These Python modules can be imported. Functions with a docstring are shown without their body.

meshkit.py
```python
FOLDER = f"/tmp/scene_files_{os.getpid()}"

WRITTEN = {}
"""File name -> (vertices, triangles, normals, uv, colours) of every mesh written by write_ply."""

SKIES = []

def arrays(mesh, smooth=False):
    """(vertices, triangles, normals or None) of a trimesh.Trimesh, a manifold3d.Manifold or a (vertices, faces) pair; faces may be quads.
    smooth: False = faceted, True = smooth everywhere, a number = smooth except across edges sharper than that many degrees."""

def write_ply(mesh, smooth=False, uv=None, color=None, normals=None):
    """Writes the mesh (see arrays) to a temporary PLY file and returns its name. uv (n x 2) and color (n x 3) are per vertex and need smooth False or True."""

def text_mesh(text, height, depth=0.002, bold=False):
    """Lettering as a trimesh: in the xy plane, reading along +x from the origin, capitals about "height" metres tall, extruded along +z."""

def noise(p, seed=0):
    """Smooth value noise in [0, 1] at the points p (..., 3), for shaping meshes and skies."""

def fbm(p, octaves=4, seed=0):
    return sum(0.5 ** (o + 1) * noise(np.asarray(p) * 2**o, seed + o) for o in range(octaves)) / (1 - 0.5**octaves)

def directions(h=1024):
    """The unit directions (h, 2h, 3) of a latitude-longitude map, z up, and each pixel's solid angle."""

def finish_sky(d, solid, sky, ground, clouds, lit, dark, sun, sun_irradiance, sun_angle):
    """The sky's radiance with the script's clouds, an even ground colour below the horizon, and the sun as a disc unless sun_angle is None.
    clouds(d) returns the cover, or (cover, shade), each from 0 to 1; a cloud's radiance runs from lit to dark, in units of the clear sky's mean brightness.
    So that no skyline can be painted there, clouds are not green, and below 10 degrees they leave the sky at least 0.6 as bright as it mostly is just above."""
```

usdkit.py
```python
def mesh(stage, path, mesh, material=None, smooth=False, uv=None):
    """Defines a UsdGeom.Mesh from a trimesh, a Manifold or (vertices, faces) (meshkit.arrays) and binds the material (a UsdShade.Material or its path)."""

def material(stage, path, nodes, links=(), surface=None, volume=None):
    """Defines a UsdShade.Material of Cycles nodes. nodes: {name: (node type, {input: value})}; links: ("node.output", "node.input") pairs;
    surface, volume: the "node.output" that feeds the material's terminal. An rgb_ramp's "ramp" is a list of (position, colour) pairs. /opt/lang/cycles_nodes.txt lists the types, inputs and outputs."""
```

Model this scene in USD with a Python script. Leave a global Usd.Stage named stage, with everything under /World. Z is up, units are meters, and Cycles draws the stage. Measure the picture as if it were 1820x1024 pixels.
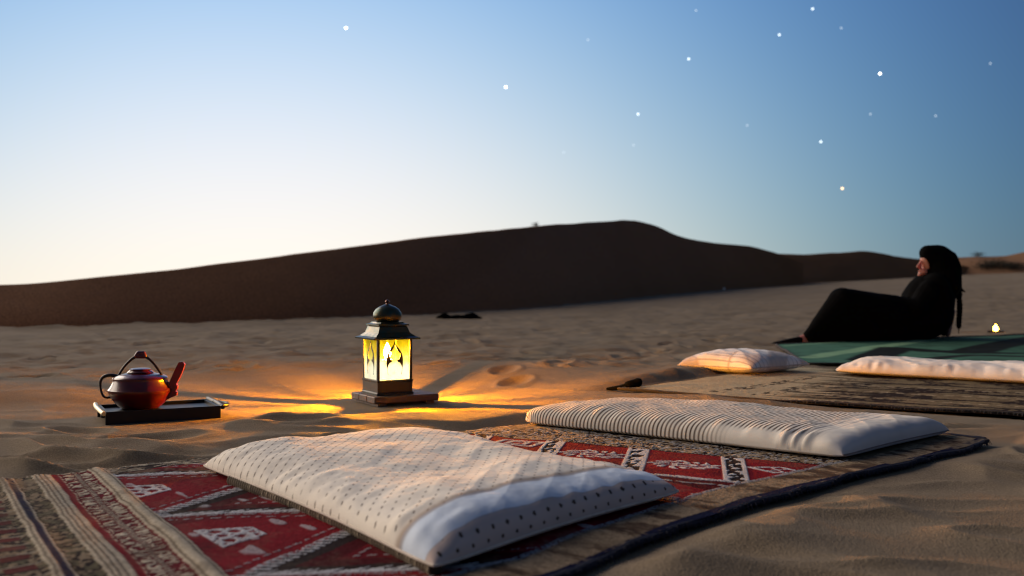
import math, random
import numpy as np, trimesh, manifold3d, usdkit
from meshkit import noise, fbm
from pxr import Usd, UsdGeom, UsdLux, UsdShade, Gf, Sdf, Vt
from shapely.geometry import Polygon, LineString
from shapely.ops import unary_union

random.seed(7); RNG = np.random.default_rng(7)
stage = Usd.Stage.CreateInMemory()
UsdGeom.SetStageUpAxis(stage, UsdGeom.Tokens.z); UsdGeom.SetStageMetersPerUnit(stage, 1.0)
UsdGeom.Xform.Define(stage, '/World')

# ------------------------------------------------------------------ camera
EYE, FPX, CX, HY = 0.5, 1770.0, 910.0, 508.0          # eye height in metres; focal length, centre and horizon in the photograph's pixels
cam = UsdGeom.Camera.Define(stage, '/World/camera')
cam.AddTranslateOp().Set((0, 0, EYE)); cam.AddRotateXOp().Set(90 - math.degrees(math.atan(4 / FPX)))
cam.CreateHorizontalApertureAttr(36.0); cam.CreateVerticalApertureAttr(20.25); cam.CreateFocalLengthAttr(35.0)
cam.CreateClippingRangeAttr(Gf.Vec2f(0.05, 20000.0))
cam.CreateFStopAttr(3.2); cam.CreateFocusDistanceAttr(3.2)
cam.CreateExposureAttr(0.0)

# ------------------------------------------------------------------ dusk sky: sky_texture plus the afterglow above the horizon
FILL_EL, SUN_AZ = math.radians(17.0), math.radians(-60.0)
GLOW = math.radians(-14.0)
nodes = {
    'tc': ('texture_coordinate', {}),
    's': ('sky_texture', {'sky_type': 'single_scattering', 'sun_disc': False, 'sun_elevation': math.radians(1.0), 'sun_rotation': SUN_AZ,
                          'air_density': 1.0, 'aerosol_density': 0.4, 'ozone_density': 5.0}),
    'ss': ('vector_math', {'math_type': 'scale', 'scale': 0.092}),
    'nrm': ('vector_math', {'math_type': 'normalize'}),
    'dot': ('vector_math', {'math_type': 'dot_product', 'vector2': (math.sin(GLOW), math.cos(GLOW), 0.0)}),
    'half': ('math', {'math_type': 'multiply_add', 'value2': 0.5, 'value3': 0.5}),
    'xyz': ('separate_xyz', {}), 'up': ('math', {'math_type': 'maximum', 'value2': 0.0}),
    'cmb': ('combine_xyz', {}), 'sp': ('separate_xyz', {}), 'cm2': ('combine_xyz', {}), 'gs': ('vector_math', {'math_type': 'scale', 'scale': 10.0}),
    'fl': ('vector_math', {'math_type': 'add', 'vector2': (0.035, 0.050, 0.070)}),
    'sum': ('vector_math', {'math_type': 'add'}),
    'b': ('background_shader', {'strength': 0.1})}
links = [('tc.generated', 'nrm.vector1'), ('nrm.vector', 'dot.vector1'), ('nrm.vector', 'xyz.vector'), ('dot.value', 'half.value1'), ('xyz.z', 'up.value1'),
         ('s.color', 'ss.vector1'), ('cmb.vector', 'fl.vector1'), ('ss.vector', 'sum.vector1'), ('fl.vector', 'sum.vector2'), ('sum.vector', 'sp.vector'), ('cm2.vector', 'gs.vector1'), ('gs.vector', 'b.color')]
for ch, lg, p, e in (('x', 0.434, 23.57, 3.38), ('y', 0.195, 16.51, 1.59), ('z', -0.131, 11.84, -0.64)):
    nodes['p' + ch] = ('math', {'math_type': 'power', 'value2': p})
    nodes['e' + ch] = ('math', {'math_type': 'multiply_add', 'value2': -e, 'value3': lg})
    nodes['x' + ch] = ('math', {'math_type': 'exponent'})
    nodes['m' + ch] = ('math', {'math_type': 'multiply'})
    links += [('half.value', f'p{ch}.value1'), ('up.value', f'e{ch}.value1'), (f'e{ch}.value', f'x{ch}.value1'), (f'p{ch}.value', f'm{ch}.value1'), (f'x{ch}.value', f'm{ch}.value2'), (f'm{ch}.value', f'cmb.{ch}')]
for ch, m_ in (('x', 1.185), ('y', 1.197), ('z', 1.331)):      # the brightest air near the horizon levels off
    nodes['q' + ch] = ('math', {'math_type': 'multiply', 'value2': 1 / m_}); nodes['c' + ch] = ('math', {'math_type': 'power', 'value2': 3.0})
    nodes['o' + ch] = ('math', {'math_type': 'add', 'value2': 1.0}); nodes['r' + ch] = ('math', {'math_type': 'power', 'value2': 1 / 3}); nodes['d' + ch] = ('math', {'math_type': 'divide'})
    links += [(f'sp.{ch}', f'q{ch}.value1'), (f'q{ch}.value', f'c{ch}.value1'), (f'c{ch}.value', f'o{ch}.value1'), (f'o{ch}.value', f'r{ch}.value1'), (f'sp.{ch}', f'd{ch}.value1'), (f'r{ch}.value', f'd{ch}.value2'), (f'd{ch}.value', f'cm2.{ch}')]
sky_mat = usdkit.material(stage, '/World/Looks/dusk_sky', nodes, links, surface='b.background')
sky = UsdLux.DomeLight.Define(stage, '/World/sky')
UsdShade.MaterialBindingAPI.Apply(sky.GetPrim()).Bind(sky_mat)
sky.GetPrim().SetCustomDataByKey('kind', 'structure')

afterglow_fill = UsdLux.DistantLight.Define(stage, '/World/afterglow_fill')  # added soft warm fill for the afterglow; the sun itself is down
afterglow_fill.CreateIntensityAttr(1.1); afterglow_fill.CreateAngleAttr(60.0); afterglow_fill.CreateNormalizeAttr(True); afterglow_fill.CreateColorAttr(Gf.Vec3f(1.0, 0.84, 0.67))
afterglow_fill.AddRotateXYZOp().Set((math.degrees(math.pi / 2 - FILL_EL), 0, math.degrees(-SUN_AZ) + 180))
LAMP = 80000.0       # strength of the lantern's flame

# ------------------------------------------------------------------ helpers
USED = {}
def numbered(path):
    n = USED.get(path, -1) + 1; USED[path] = n
    return path if n == 0 else f'{path}_{n:03d}'
def pathof(parent): return '/World' if parent is None else (parent if isinstance(parent, str) else str(parent.GetPath()))
def data(p, **kw):
    for k, v in kw.items():
        if v: p.SetCustomDataByKey(k, v)
    return p
def obj(name, mesh, mat, parent=None, smooth=35, col=None, **kw):
    path = numbered(pathof(parent) + '/' + name)
    m = usdkit.mesh(stage, path, mesh, mat, smooth)
    if col is not None:
        UsdGeom.PrimvarsAPI(m).CreatePrimvar('weave', Sdf.ValueTypeNames.Color3fArray, 'vertex').Set(Vt.Vec3fArray.FromNumpy(np.asarray(col, np.float32)))
    if kw: data(m.GetPrim(), **kw)
    return m.GetPrim()
def thing(name, label, category, loc=(0, 0, 0), rotz=0.0, group=None, kind=None):
    x = UsdGeom.Xform.Define(stage, numbered('/World/' + name))
    x.AddTranslateOp().Set(tuple(map(float, loc))); x.AddRotateZOp().Set(float(rotz))
    return data(x.GetPrim(), label=label, category=category, group=group, kind=kind)
def at(px, py, Y):                                     # the point at depth Y that the photograph shows at (px, py)
    return np.array([(px - CX) / FPX * Y, Y, EYE - (py - HY) / FPX * Y])
def box(x0, x1, y0, y1, z0, z1, bevel=0.0):
    if bevel:
        b = bevel
        c = trimesh.creation.box((x1 - x0 - 2 * b, y1 - y0, z1 - z0 - 2 * b)).vertices
        d = trimesh.creation.box((x1 - x0, y1 - y0 - 2 * b, z1 - z0 - 2 * b)).vertices
        e = trimesh.creation.box((x1 - x0 - 2 * b, y1 - y0 - 2 * b, z1 - z0)).vertices
        m = trimesh.convex.convex_hull(np.vstack([c, d, e]))
    else:
        m = trimesh.creation.box((x1 - x0, y1 - y0, z1 - z0))
    return m.apply_translation(((x0 + x1) / 2, (y0 + y1) / 2, (z0 + z1) / 2))
def tube(pts, r, sides=10, closed=False):
    p = np.asarray(pts, float); n = len(p); r = np.broadcast_to(np.asarray(r, float), (n,))
    t = (np.roll(p, -1, 0) - np.roll(p, 1, 0)) if closed else np.gradient(p, axis=0)
    t /= np.linalg.norm(t, axis=1, keepdims=True)
    ref = np.array([0, 0, 1.0]) if np.abs(t[:, 2]).max() < 0.95 else np.array([0.13, 0.99, 0.0])
    a = np.cross(t, ref); a /= np.linalg.norm(a, axis=1, keepdims=True); b = np.cross(t, a)
    g = np.arange(sides) * 2 * np.pi / sides
    v = (p[:, None] + r[:, None, None] * (np.cos(g)[None, :, None] * a[:, None] + np.sin(g)[None, :, None] * b[:, None])).reshape(-1, 3)
    f = []
    for i in range(n if closed else n - 1):
        k = (i + 1) % n
        for j in range(sides):
            l = (j + 1) % sides
            f += [[i * sides + j, k * sides + j, k * sides + l], [i * sides + j, k * sides + l, i * sides + l]]
    v = v.tolist()
    if not closed:
        c0 = len(v); v.append(p[0].tolist()); v.append(p[-1].tolist())
        for j in range(sides):
            l = (j + 1) % sides
            f += [[c0, j, l], [c0 + 1, (n - 1) * sides + l, (n - 1) * sides + j]]
    m = trimesh.Trimesh(np.array(v), np.array(f), process=False); m.fix_normals(); return m
def spline(pts, n=40, closed=False):
    from scipy.interpolate import CubicSpline
    p = np.asarray(pts, float)
    if closed: p = np.vstack([p, p[:1]])
    s = np.concatenate([[0], np.cumsum(np.linalg.norm(np.diff(p, axis=0), axis=1))])
    return CubicSpline(s, p, bc_type='periodic' if closed else 'natural')(np.linspace(0, s[-1], n + 1 if closed else n))[:n]
def lathe(prof, n=48, square=False):
    prof = np.asarray(prof, float)
    return trimesh.creation.revolve(prof, sections=n)
def sqloft(levels, rot=0.0):                              # square sections (half side, z) lofted one above the other, closed
    v, f = [], []
    for h, z in levels:
        v += [[-h, -h, z], [h, -h, z], [h, h, z], [-h, h, z]]
    for i in range(len(levels) - 1):
        for j in range(4):
            a, b = i * 4 + j, i * 4 + (j + 1) % 4
            f += [[a, b, b + 4], [a, b + 4, a + 4]]
    n = len(v)
    f += [[0, 2, 1], [0, 3, 2], [n - 4, n - 3, n - 2], [n - 4, n - 2, n - 1]]
    return trimesh.Trimesh(np.array(v, float), np.array(f), process=False)
def sm(e0, e1, x):
    t = np.clip((x - e0) / (e1 - e0), 0, 1); return t * t * (3 - 2 * t)
def grid_faces(nu, nv, off=0, flip=False):
    i, j = np.meshgrid(np.arange(nu - 1), np.arange(nv - 1), indexing='ij')
    a = (i * nv + j).ravel() + off
    q = np.stack([a, a + nv, a + nv + 1, a + 1], 1)
    return q[:, ::-1] if flip else q
def hulls(bones, refine=0.02, rounds=12):                  # bones: lists of (centre, radius); each one a hull, all joined and smoothed
    M = None
    for bone in bones:
        parts = [manifold3d.Manifold.sphere(float(r), 20).translate(tuple(map(float, c))) for c, r in bone]
        h = manifold3d.Manifold.batch_hull(parts)
        M = h if M is None else M + h
    M = M.refine_to_length(refine)
    m = M.to_mesh(); t = trimesh.Trimesh(m.vert_properties[:, :3], m.tri_verts, process=True)
    trimesh.smoothing.filter_taubin(t, iterations=rounds)
    return t

# ------------------------------------------------------------------ materials
def mat(name, color, rough=0.8, metal=0.0, vary=0.15, scale=30.0, bump=0.0, bscale=None, bdist=0.01, spec=0.5, sheen=0.0, coat=0.0, detail=4):
    lo = tuple(c * (1 - vary) for c in color); hi = tuple(min(1.0, c * (1 + vary)) for c in color)
    n = {'tc': ('texture_coordinate', {}), 'n': ('noise_texture', {'scale': scale, 'detail': detail, 'roughness': 0.6}),
         'r': ('rgb_ramp', {'ramp': [(0.3, lo), (0.7, hi)]}),
         'p': ('principled_bsdf', {'roughness': rough, 'metallic': metal, 'specular_ior_level': spec, 'sheen_weight': sheen, 'coat_weight': coat})}
    l = [('tc.object', 'n.vector'), ('n.fac', 'r.fac'), ('r.color', 'p.base_color')]
    if bump:
        n['n2'] = ('noise_texture', {'scale': bscale or scale * 4, 'detail': 3}); n['b'] = ('bump', {'strength': bump, 'distance': bdist})
        l += [('tc.object', 'n2.vector'), ('n2.fac', 'b.height'), ('b.normal', 'p.normal')]
    return usdkit.material(stage, '/World/Looks/' + name, n, l, surface='p.BSDF')
def woven(name, rough=0.95, bscale=420.0, bump=0.35, bdist=0.003, sheen=0.0, vary=0.12):      # colour comes from the woven pattern of the mesh
    n = {'at': ('attribute', {'attribute': 'weave'}), 'tc': ('texture_coordinate', {}), 'n': ('noise_texture', {'scale': bscale, 'detail': 3, 'roughness': 0.7}),
         'big': ('noise_texture', {'scale': 9.0, 'detail': 4}),
         'm1': ('map_range', {'from_min': 0.3, 'from_max': 0.7, 'to_min': 1 - vary, 'to_max': 1 + vary}), 'm2': ('map_range', {'from_min': 0.3, 'from_max': 0.7, 'to_min': 1 - 2 * vary, 'to_max': 1 + 2 * vary}),
         'mm': ('math', {'math_type': 'multiply'}), 'sc': ('vector_math', {'math_type': 'scale'}),
         'b': ('bump', {'strength': bump, 'distance': bdist}), 'p': ('principled_bsdf', {'roughness': rough, 'specular_ior_level': 0.03, 'sheen_weight': sheen})}
    l = [('tc.object', 'n.vector'), ('tc.object', 'big.vector'), ('big.fac', 'm1.value'), ('n.fac', 'm2.value'), ('m1.result', 'mm.value1'), ('m2.result', 'mm.value2'),
         ('at.color', 'sc.vector1'), ('mm.value', 'sc.scale'), ('sc.vector', 'p.base_color'), ('n.fac', 'b.height'), ('b.normal', 'p.normal')]
    return usdkit.material(stage, '/World/Looks/' + name, n, l, surface='p.BSDF')
def sand(name, dark, light, grain=260.0, bump=0.5, patch=0.8):
    n = {'g': ('geometry', {}), 'big': ('noise_texture', {'scale': patch, 'detail': 5, 'roughness': 0.6}), 'fine': ('noise_texture', {'scale': grain, 'detail': 2}),
         'mid': ('noise_texture', {'scale': 22.0, 'detail': 4, 'roughness': 0.65}),
         'r': ('rgb_ramp', {'ramp': [(0.3, dark), (0.7, light)]}), 'fm': ('map_range', {'from_min': 0.3, 'from_max': 0.7, 'to_min': 0.68, 'to_max': 1.32}),
         'sc': ('vector_math', {'math_type': 'scale'}), 'b': ('bump', {'strength': bump * 1.5, 'distance': 0.004}), 'b2': ('bump', {'strength': 0.35, 'distance': 0.008}),
         'p': ('principled_bsdf', {'roughness': 1.0, 'specular_ior_level': 0.1})}
    l = [('g.position', 'big.vector'), ('g.position', 'fine.vector'), ('g.position', 'mid.vector'), ('big.fac', 'r.fac'), ('fine.fac', 'fm.value'), ('r.color', 'sc.vector1'), ('fm.result', 'sc.scale'),
         ('sc.vector', 'p.base_color'), ('mid.fac', 'b2.height'), ('b2.normal', 'b.normal'), ('fine.fac', 'b.height'), ('b.normal', 'p.normal')]
    return usdkit.material(stage, '/World/Looks/' + name, n, l, surface='p.BSDF')
def glow(name, color, strength):
    return usdkit.material(stage, '/World/Looks/' + name, {'e': ('emission', {'color': color, 'strength': strength})}, [], surface='e.emission')

M_SAND = sand('pale_sand', (0.180, 0.134, 0.085), (0.245, 0.186, 0.124))
M_DUNE = sand('dark_dune_sand', (0.200, 0.088, 0.036), (0.250, 0.115, 0.050), grain=40.0, bump=0.2, patch=0.12)
M_HILL = sand('brown_hill_sand', (0.17, 0.092, 0.052), (0.24, 0.135, 0.078), grain=30.0, bump=0.2, patch=0.1)

# ------------------------------------------------------------------ where the rugs lie
R1O, R1U, R1V = np.array([0.73, 4.13]), np.array([-0.79, -0.61]), np.array([0.61, -0.79])
R1U /= np.linalg.norm(R1U); R1V /= np.linalg.norm(R1V)
def r1_near(u): return np.interp(u, [0, 0.09, 0.61, 1.05, 1.3, 1.6, 2.0, 2.6, 3.2], [1.25, 1.26, 1.318, 1.35, 1.37, 1.43, 1.54, 1.62, 1.66])
def r1_back(u): return 0.085 + 0.0 * u
R2O, R2A, R2B = np.array([0.50, 4.68]), np.array([0.84, -0.54]), np.array([0.66, 0.75])
R3 = np.array([[1.84, 6.26], [2.20, 8.30], [6.6, 10.75], [6.2, 5.4]])     # front left, back left, back right, front right
LAN = np.array([-0.534, 4.264])
TRAY = np.array([-1.345, 3.79])

FEET = []
_f = np.random.default_rng(19)
for sx0, sy0, ex, ey, nf in ((-2.6, 4.6, 1.4, 7.6, 15), (-0.1, 5.0, 1.9, 9.4, 12), (-3.6, 6.4, 3.5, 6.9, 18), (1.35, 2.55, 2.6, 4.3, 6), (-1.9, 3.3, -0.4, 3.35, 5), (-4.5, 8.5, 2.0, 10.5, 18)):
    for k_ in range(nf):
        t_ = k_ / (nf - 1); ang = math.atan2(ey - sy0, ex - sx0); sd = 0.11 * (1 if k_ % 2 else -1)
        FEET.append((sx0 + (ex - sx0) * t_ - math.sin(ang) * sd + _f.normal() * .05, sy0 + (ey - sy0) * t_ + math.cos(ang) * sd + _f.normal() * .05, ang + _f.normal() * .2, 1 + 0.15 * _f.normal()))
for k_ in range(46): FEET.append((_f.uniform(-4, 3), _f.uniform(4.9, 11), _f.uniform(0, 3.1), _f.uniform(0.7, 1.3)))
def inside_quad(x, y, q):                                # signed distance-like measure: positive inside
    d = np.full(np.shape(x), 9.0)
    for i in range(4):
        p, e = q[i], q[(i + 1) % 4] - q[i]; e = e / np.linalg.norm(e)
        d = np.minimum(d, (x - p[0]) * e[1] - (y - p[1]) * e[0])
    return d
def rug_measure(x, y):
    rx, ry = x - R1O[0], y - R1O[1]
    u, v = rx * R1U[0] + ry * R1U[1], rx * R1V[0] + ry * R1V[1]
    d1 = np.minimum(np.minimum(u, 3.2 - u), np.minimum(v - r1_back(u), r1_near(u) - v))
    inv = np.linalg.inv(np.stack([R2A, R2B], 1))
    a = (x - R2O[0]) * inv[0, 0] + (y - R2O[1]) * inv[0, 1]; b = (x - R2O[0]) * inv[1, 0] + (y - R2O[1]) * inv[1, 1]
    d2 = np.minimum(np.minimum(a, 3.4 - a), np.minimum(b, 1.75 - b))
    d3 = inside_quad(x, y, R3)
    return np.maximum(np.maximum(d1, d2), d3)
def ground_z(x, y):
    r = np.hypot(x, y)
    one = np.zeros_like(x)
    w1 = fbm(np.stack([x * 1.3, y * 1.3, one + 3], -1), 3, 5) - 0.5
    w2 = fbm(np.stack([x * 1.6, y * 1.6, one + 8], -1), 3, 6) - 0.5
    # wind ripples: long low crests
    n1 = noise(np.stack([(x + 0.30 * w1) / 0.55, (y + 0.55 * w2 + 0.16 * x) / 0.20, one], -1), 11)
    n2 = noise(np.stack([(x - 0.25 * w2) / 0.24, (y + 0.4 * w1 - 0.10 * x) / 0.095, one + 4], -1), 12)
    rid = (1 - np.abs(2 * n1 - 1)) ** 1.7 * 0.036 + (1 - np.abs(2 * n2 - 1)) ** 1.5 * 0.019
    # trampled sand further off
    n3 = fbm(np.stack([x / 0.34, y / 0.26, one + 9], -1), 4, 21) - 0.5
    n4 = noise(np.stack([x / 0.16, y / 0.15, one + 2], -1), 22)
    rid = rid * (1 - 0.45 * sm(0.5, 1.3, x + 0.2 * (3 - y)) * sm(4.6, 3.8, y))
    tram = n3 * 0.060 - 0.020 * np.clip(n4 - 0.62, 0, 1) / 0.38
    far = sm(4.2, 5.6, y)
    h = rid * (1 - far) + (tram + 0.35 * rid) * far
    h *= np.clip(1.25 - r / 90, 0.15, 1)
    dl = np.hypot((x - LAN[0]) * 0.65, y - LAN[1] - 0.15)
    h *= 1 - 0.80 * sm(1.7, 0.7, dl)
    h += 0.060 * sm(0.22, 1.25, dl) * sm(2.6, 1.3, dl) * sm(-0.25, 0.15, y - LAN[1]) * sm(0.35, 0.75, np.hypot(x - TRAY[0], y - TRAY[1]))      # sand shaped into a shallow hollow so it catches the lantern's light
    near = (r < 14) & (y > 0.5)
    dh = np.zeros_like(x)
    for fx, fy, fa, fl in FEET:                          # trodden hollows
        m = near & (np.abs(x - fx) < 0.45) & (np.abs(y - fy) < 0.45)
        if not m.any(): continue
        ax, ay = x[m] - fx, y[m] - fy; c_, s_ = math.cos(fa), math.sin(fa)
        q = np.hypot((ax * c_ + ay * s_) / (0.13 * fl), (-ax * s_ + ay * c_) / (0.055 * fl))
        dh[m] += -0.020 * np.exp(-q ** 3) + 0.008 * np.exp(-((q - 1.35) / 0.28) ** 2)
    h += dh
    h -= 0.012
    # a low ridge of sand in front of the lantern
    rc = 3.66 + 0.07 * np.sin(x * 3.1 + 0.6) + 0.05 * w1 * 4
    h += 0.040 * np.exp(-((y - rc) / np.where(y > rc, 0.20, 0.26)) ** 2) * sm(-1.9, -1.0, x) * sm(0.45, -0.05, x) * sm(0.32, 0.55, np.hypot(x - TRAY[0], y - TRAY[1]))
    # flat places under the rugs, the lantern's board and the tray
    d = rug_measure(x, y)
    k = sm(0.16, -0.0, -d) if False else sm(-0.16, 0.0, d)
    h = h * (1 - k) + k * np.where(d > 0.02, -0.02, -0.006)
    for c, ra, rb in ((LAN, 0.21, 0.34), (TRAY, 0.24, 0.36)):
        q = sm(rb, ra, np.hypot(x - c[0], y - c[1])); h = h * (1 - q) + q * -0.001
    # the plain rises a little towards the far right and falls away on the far left
    h += 0.05 * np.clip(x, 0, 70) * np.clip(y - 12, 0, None) / np.maximum(y, 12) * sm(10, 18, y) / (1 + np.clip(r - 110, 0, None) / 120)
    h += -2.5 * sm(60, 400, r) * sm(10, -20, x)
    return h

# ground: one sheet to the horizon, finer towards the camp
th = np.concatenate([np.linspace(-180, -36, 60, endpoint=False), np.linspace(-36, 36, 470), np.linspace(36, 180, 61)[1:]]) * math.pi / 180
rr = np.concatenate([[0.0], np.geomspace(0.45, 9.0, 560), np.geomspace(9.0, 60, 240)[1:], np.geomspace(60, 6000, 60)[1:]])
A, Rr = np.meshgrid(th, rr, indexing='ij')
gx, gy = np.sin(A) * Rr, np.cos(A) * Rr
gz = ground_z(gx, gy)
gv = np.stack([gx, gy, gz], -1).reshape(-1, 3)
obj('ground', (gv, grid_faces(len(th), len(rr), flip=True)), M_SAND, smooth=True, kind='structure')
def gz1(x, y): return float(ground_z(np.array([float(x)]), np.array([float(y)]))[0])

# ------------------------------------------------------------------ dunes
def dune(name, foot, crest, m, back=0.45, seed=3, amp=0.10):
    """foot: (px, distance); crest: (px, py). Lofted from in front of the foot over the crest and down the far side."""
    pf, df = np.array(foot, float).T
    g_ = np.linspace(-1, 1, 420); px = CX + 1000 * g_ * (1 + 2.6 * np.abs(g_) ** 5); px = px[(px >= crest[0][0]) & (px <= crest[-1][0])]
    from scipy.interpolate import PchipInterpolator
    from scipy.ndimage import gaussian_filter1d
    cy = PchipInterpolator(*np.array(crest, float).T)(px)
    k = np.exp(-0.5 * (np.arange(-9, 10) / 2.0) ** 2); k /= k.sum()
    cy = np.convolve(np.pad(cy, 9, mode='edge'), k, 'valid')
    t = (px - CX) / FPX
    Yf = gaussian_filter1d(np.interp(px, pf, df), 14, mode='nearest')
    zf = gaussian_filter1d(ground_z(t * Yf, Yf), 22, mode='nearest')
    slope = 0.50
    # crest distance so that the face has the slope of loose sand
    s_el = (HY - cy) / FPX
    Yc = np.maximum((slope * Yf - zf + EYE) / np.maximum(slope - s_el, 0.05), Yf + 0.6)
    Yc = gaussian_filter1d(Yc, 9, mode='nearest')
    zc = EYE + s_el * Yc
    rows = []
    for w in np.linspace(-0.35, 0, 6)[:-1]:
        rows.append((Yf + w * 3, zf + w * 0.9))
    for w in np.linspace(0, 1, 40):
        ww = w + 0.10 * math.sin(math.pi * w) * (1 - w)
        zz = zf + (zc - zf) * (1 - (1 - w) ** 1.25 if w < 1 else 1)
        rows.append((Yf + (Yc - Yf) * w, zf + (zc - zf) * (w ** 0.88)))
    for w in np.linspace(0, 1, 24)[1:]:
        D = (zc - zf + 2.5) / back
        rows.append((Yc + D * w, zc - (zc - zf + 2.5) * (w ** 1.35)))
    V = np.array([np.stack([t * Y, Y, Z], -1) for Y, Z in rows])          # rows x columns
    n = fbm(np.stack([V[..., 0] * 0.35, V[..., 1] * 0.35, V[..., 2] * 0.35], -1), 4, seed) - 0.5
    edge = np.concatenate([np.linspace(0.3, 1, 8), np.ones(len(rows) - 8)])[:, None]
    V[..., 2] += amp * n * edge
    obj(name, (V.reshape(-1, 3), grid_faces(len(rows), len(px), flip=True)), m, smooth=True, kind='structure')
    return np.array(px), Yc, zc, Yf, zf
D1 = dune('dune', [(-2600, 9), (0, 11.8), (560, 15.2), (800, 18.2), (1000, 23.5), (1200, 36), (1330, 46), (1430, 52)],
     [(-2600, 520), (-700, 512), (0, 505), (150, 493), (300, 479), (450, 462), (600, 443), (750, 421), (900, 406.5), (1000, 398), (1060, 393), (1100, 391), (1130, 393), (1160, 399), (1185, 411), (1205, 419), (1240, 428), (1275, 433), (1310, 435), (1335, 437), (1360, 444), (1385, 451), (1430, 470)], M_DUNE)
D2 = dune('dune', [(1150, 52), (1330, 50), (1450, 54), (1600, 62), (1760, 74)],
     [(1150, 470), (1250, 456), (1330, 452), (1400, 452), (1460, 451), (1495, 448), (1525, 446), (1560, 450), (1600, 457), (1640, 461), (1700, 470), (1760, 482)], M_DUNE, seed=5, amp=0.3)
D3 = dune('dune', [(1500, 76), (1640, 70), (1740, 66), (1900, 64), (2400, 60), (4200, 40)],
     [(1500, 476), (1600, 468), (1660, 461), (1700, 457), (1740, 455), (1780, 452), (1820, 446), (1900, 440), (2300, 430), (4200, 440)], M_HILL, seed=9, amp=0.6)

# ------------------------------------------------------------------ stars
STAR = {k: glow('star_' + k, c, s) for k, c, s in (('white', (1, 0.99, 0.95), 7.0), ('pale', (0.85, 0.95, 1.0), 2.6), ('faint', (0.75, 0.88, 1.0), 1.1), ('orange', (1.0, 0.62, 0.30), 4.0))}
stars = [(615, 50, 'white', 'brightest star high in the pale left part of the sky'), (899, 155, 'white', 'bright white star high above the middle of the dune crest'),
         (1564, 131, 'white', 'bright white star highest above the reclining person'), (1459, 252, 'pale', 'clear bluish star halfway between the orange star and the sky top'),
         (1497, 335, 'orange', 'orange star low over the brown hills'), (1224, 105, 'pale', 'lone clear star above and right of the dune summit'),
         (1385, 62, 'pale', 'pale star just below the topmost star near the upper edge'), (1444, 16, 'pale', 'topmost pale star near the upper edge of the sky'),
         (1134, 203, 'pale', 'pale star right above the dune summit, upper of a close trio'), (1002, 271, 'faint', 'faint star low over the crest, leftmost of the trio above the summit'),
         (1126, 258, 'faint', 'faint star low over the summit, lowest right of a trio'), (1547, 203, 'faint', 'faint star under the bright white star on the right'),
         (1663, 206, 'faint', 'faint star straight above the head of the reclining person'), (1760, 113, 'faint', 'faint star nearest the right edge of the sky'),
         (1495, 50, 'faint', 'very faint star right of the topmost pale star'), (1237, 19, 'faint', 'faint star near the upper edge, above the lone clear star'),
         (1328, 223, 'faint', 'very faint star alone left of the clear bluish star'), (1045, 71, 'faint', 'very faint star near the top, between the dune summit and the left bright stars')]
for sx, sy, kind, lab in stars:
    c = at(sx, sy, 1400.0)
    s = trimesh.creation.icosphere(subdivisions=2, radius={'white': 1.5, 'pale': 1.35, 'faint': 1.1, 'orange': 1.5}[kind])
    s.apply_translation(c)
    obj('star', s, STAR[kind], label=lab, category='star', group='stars in the dusk sky')

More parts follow.
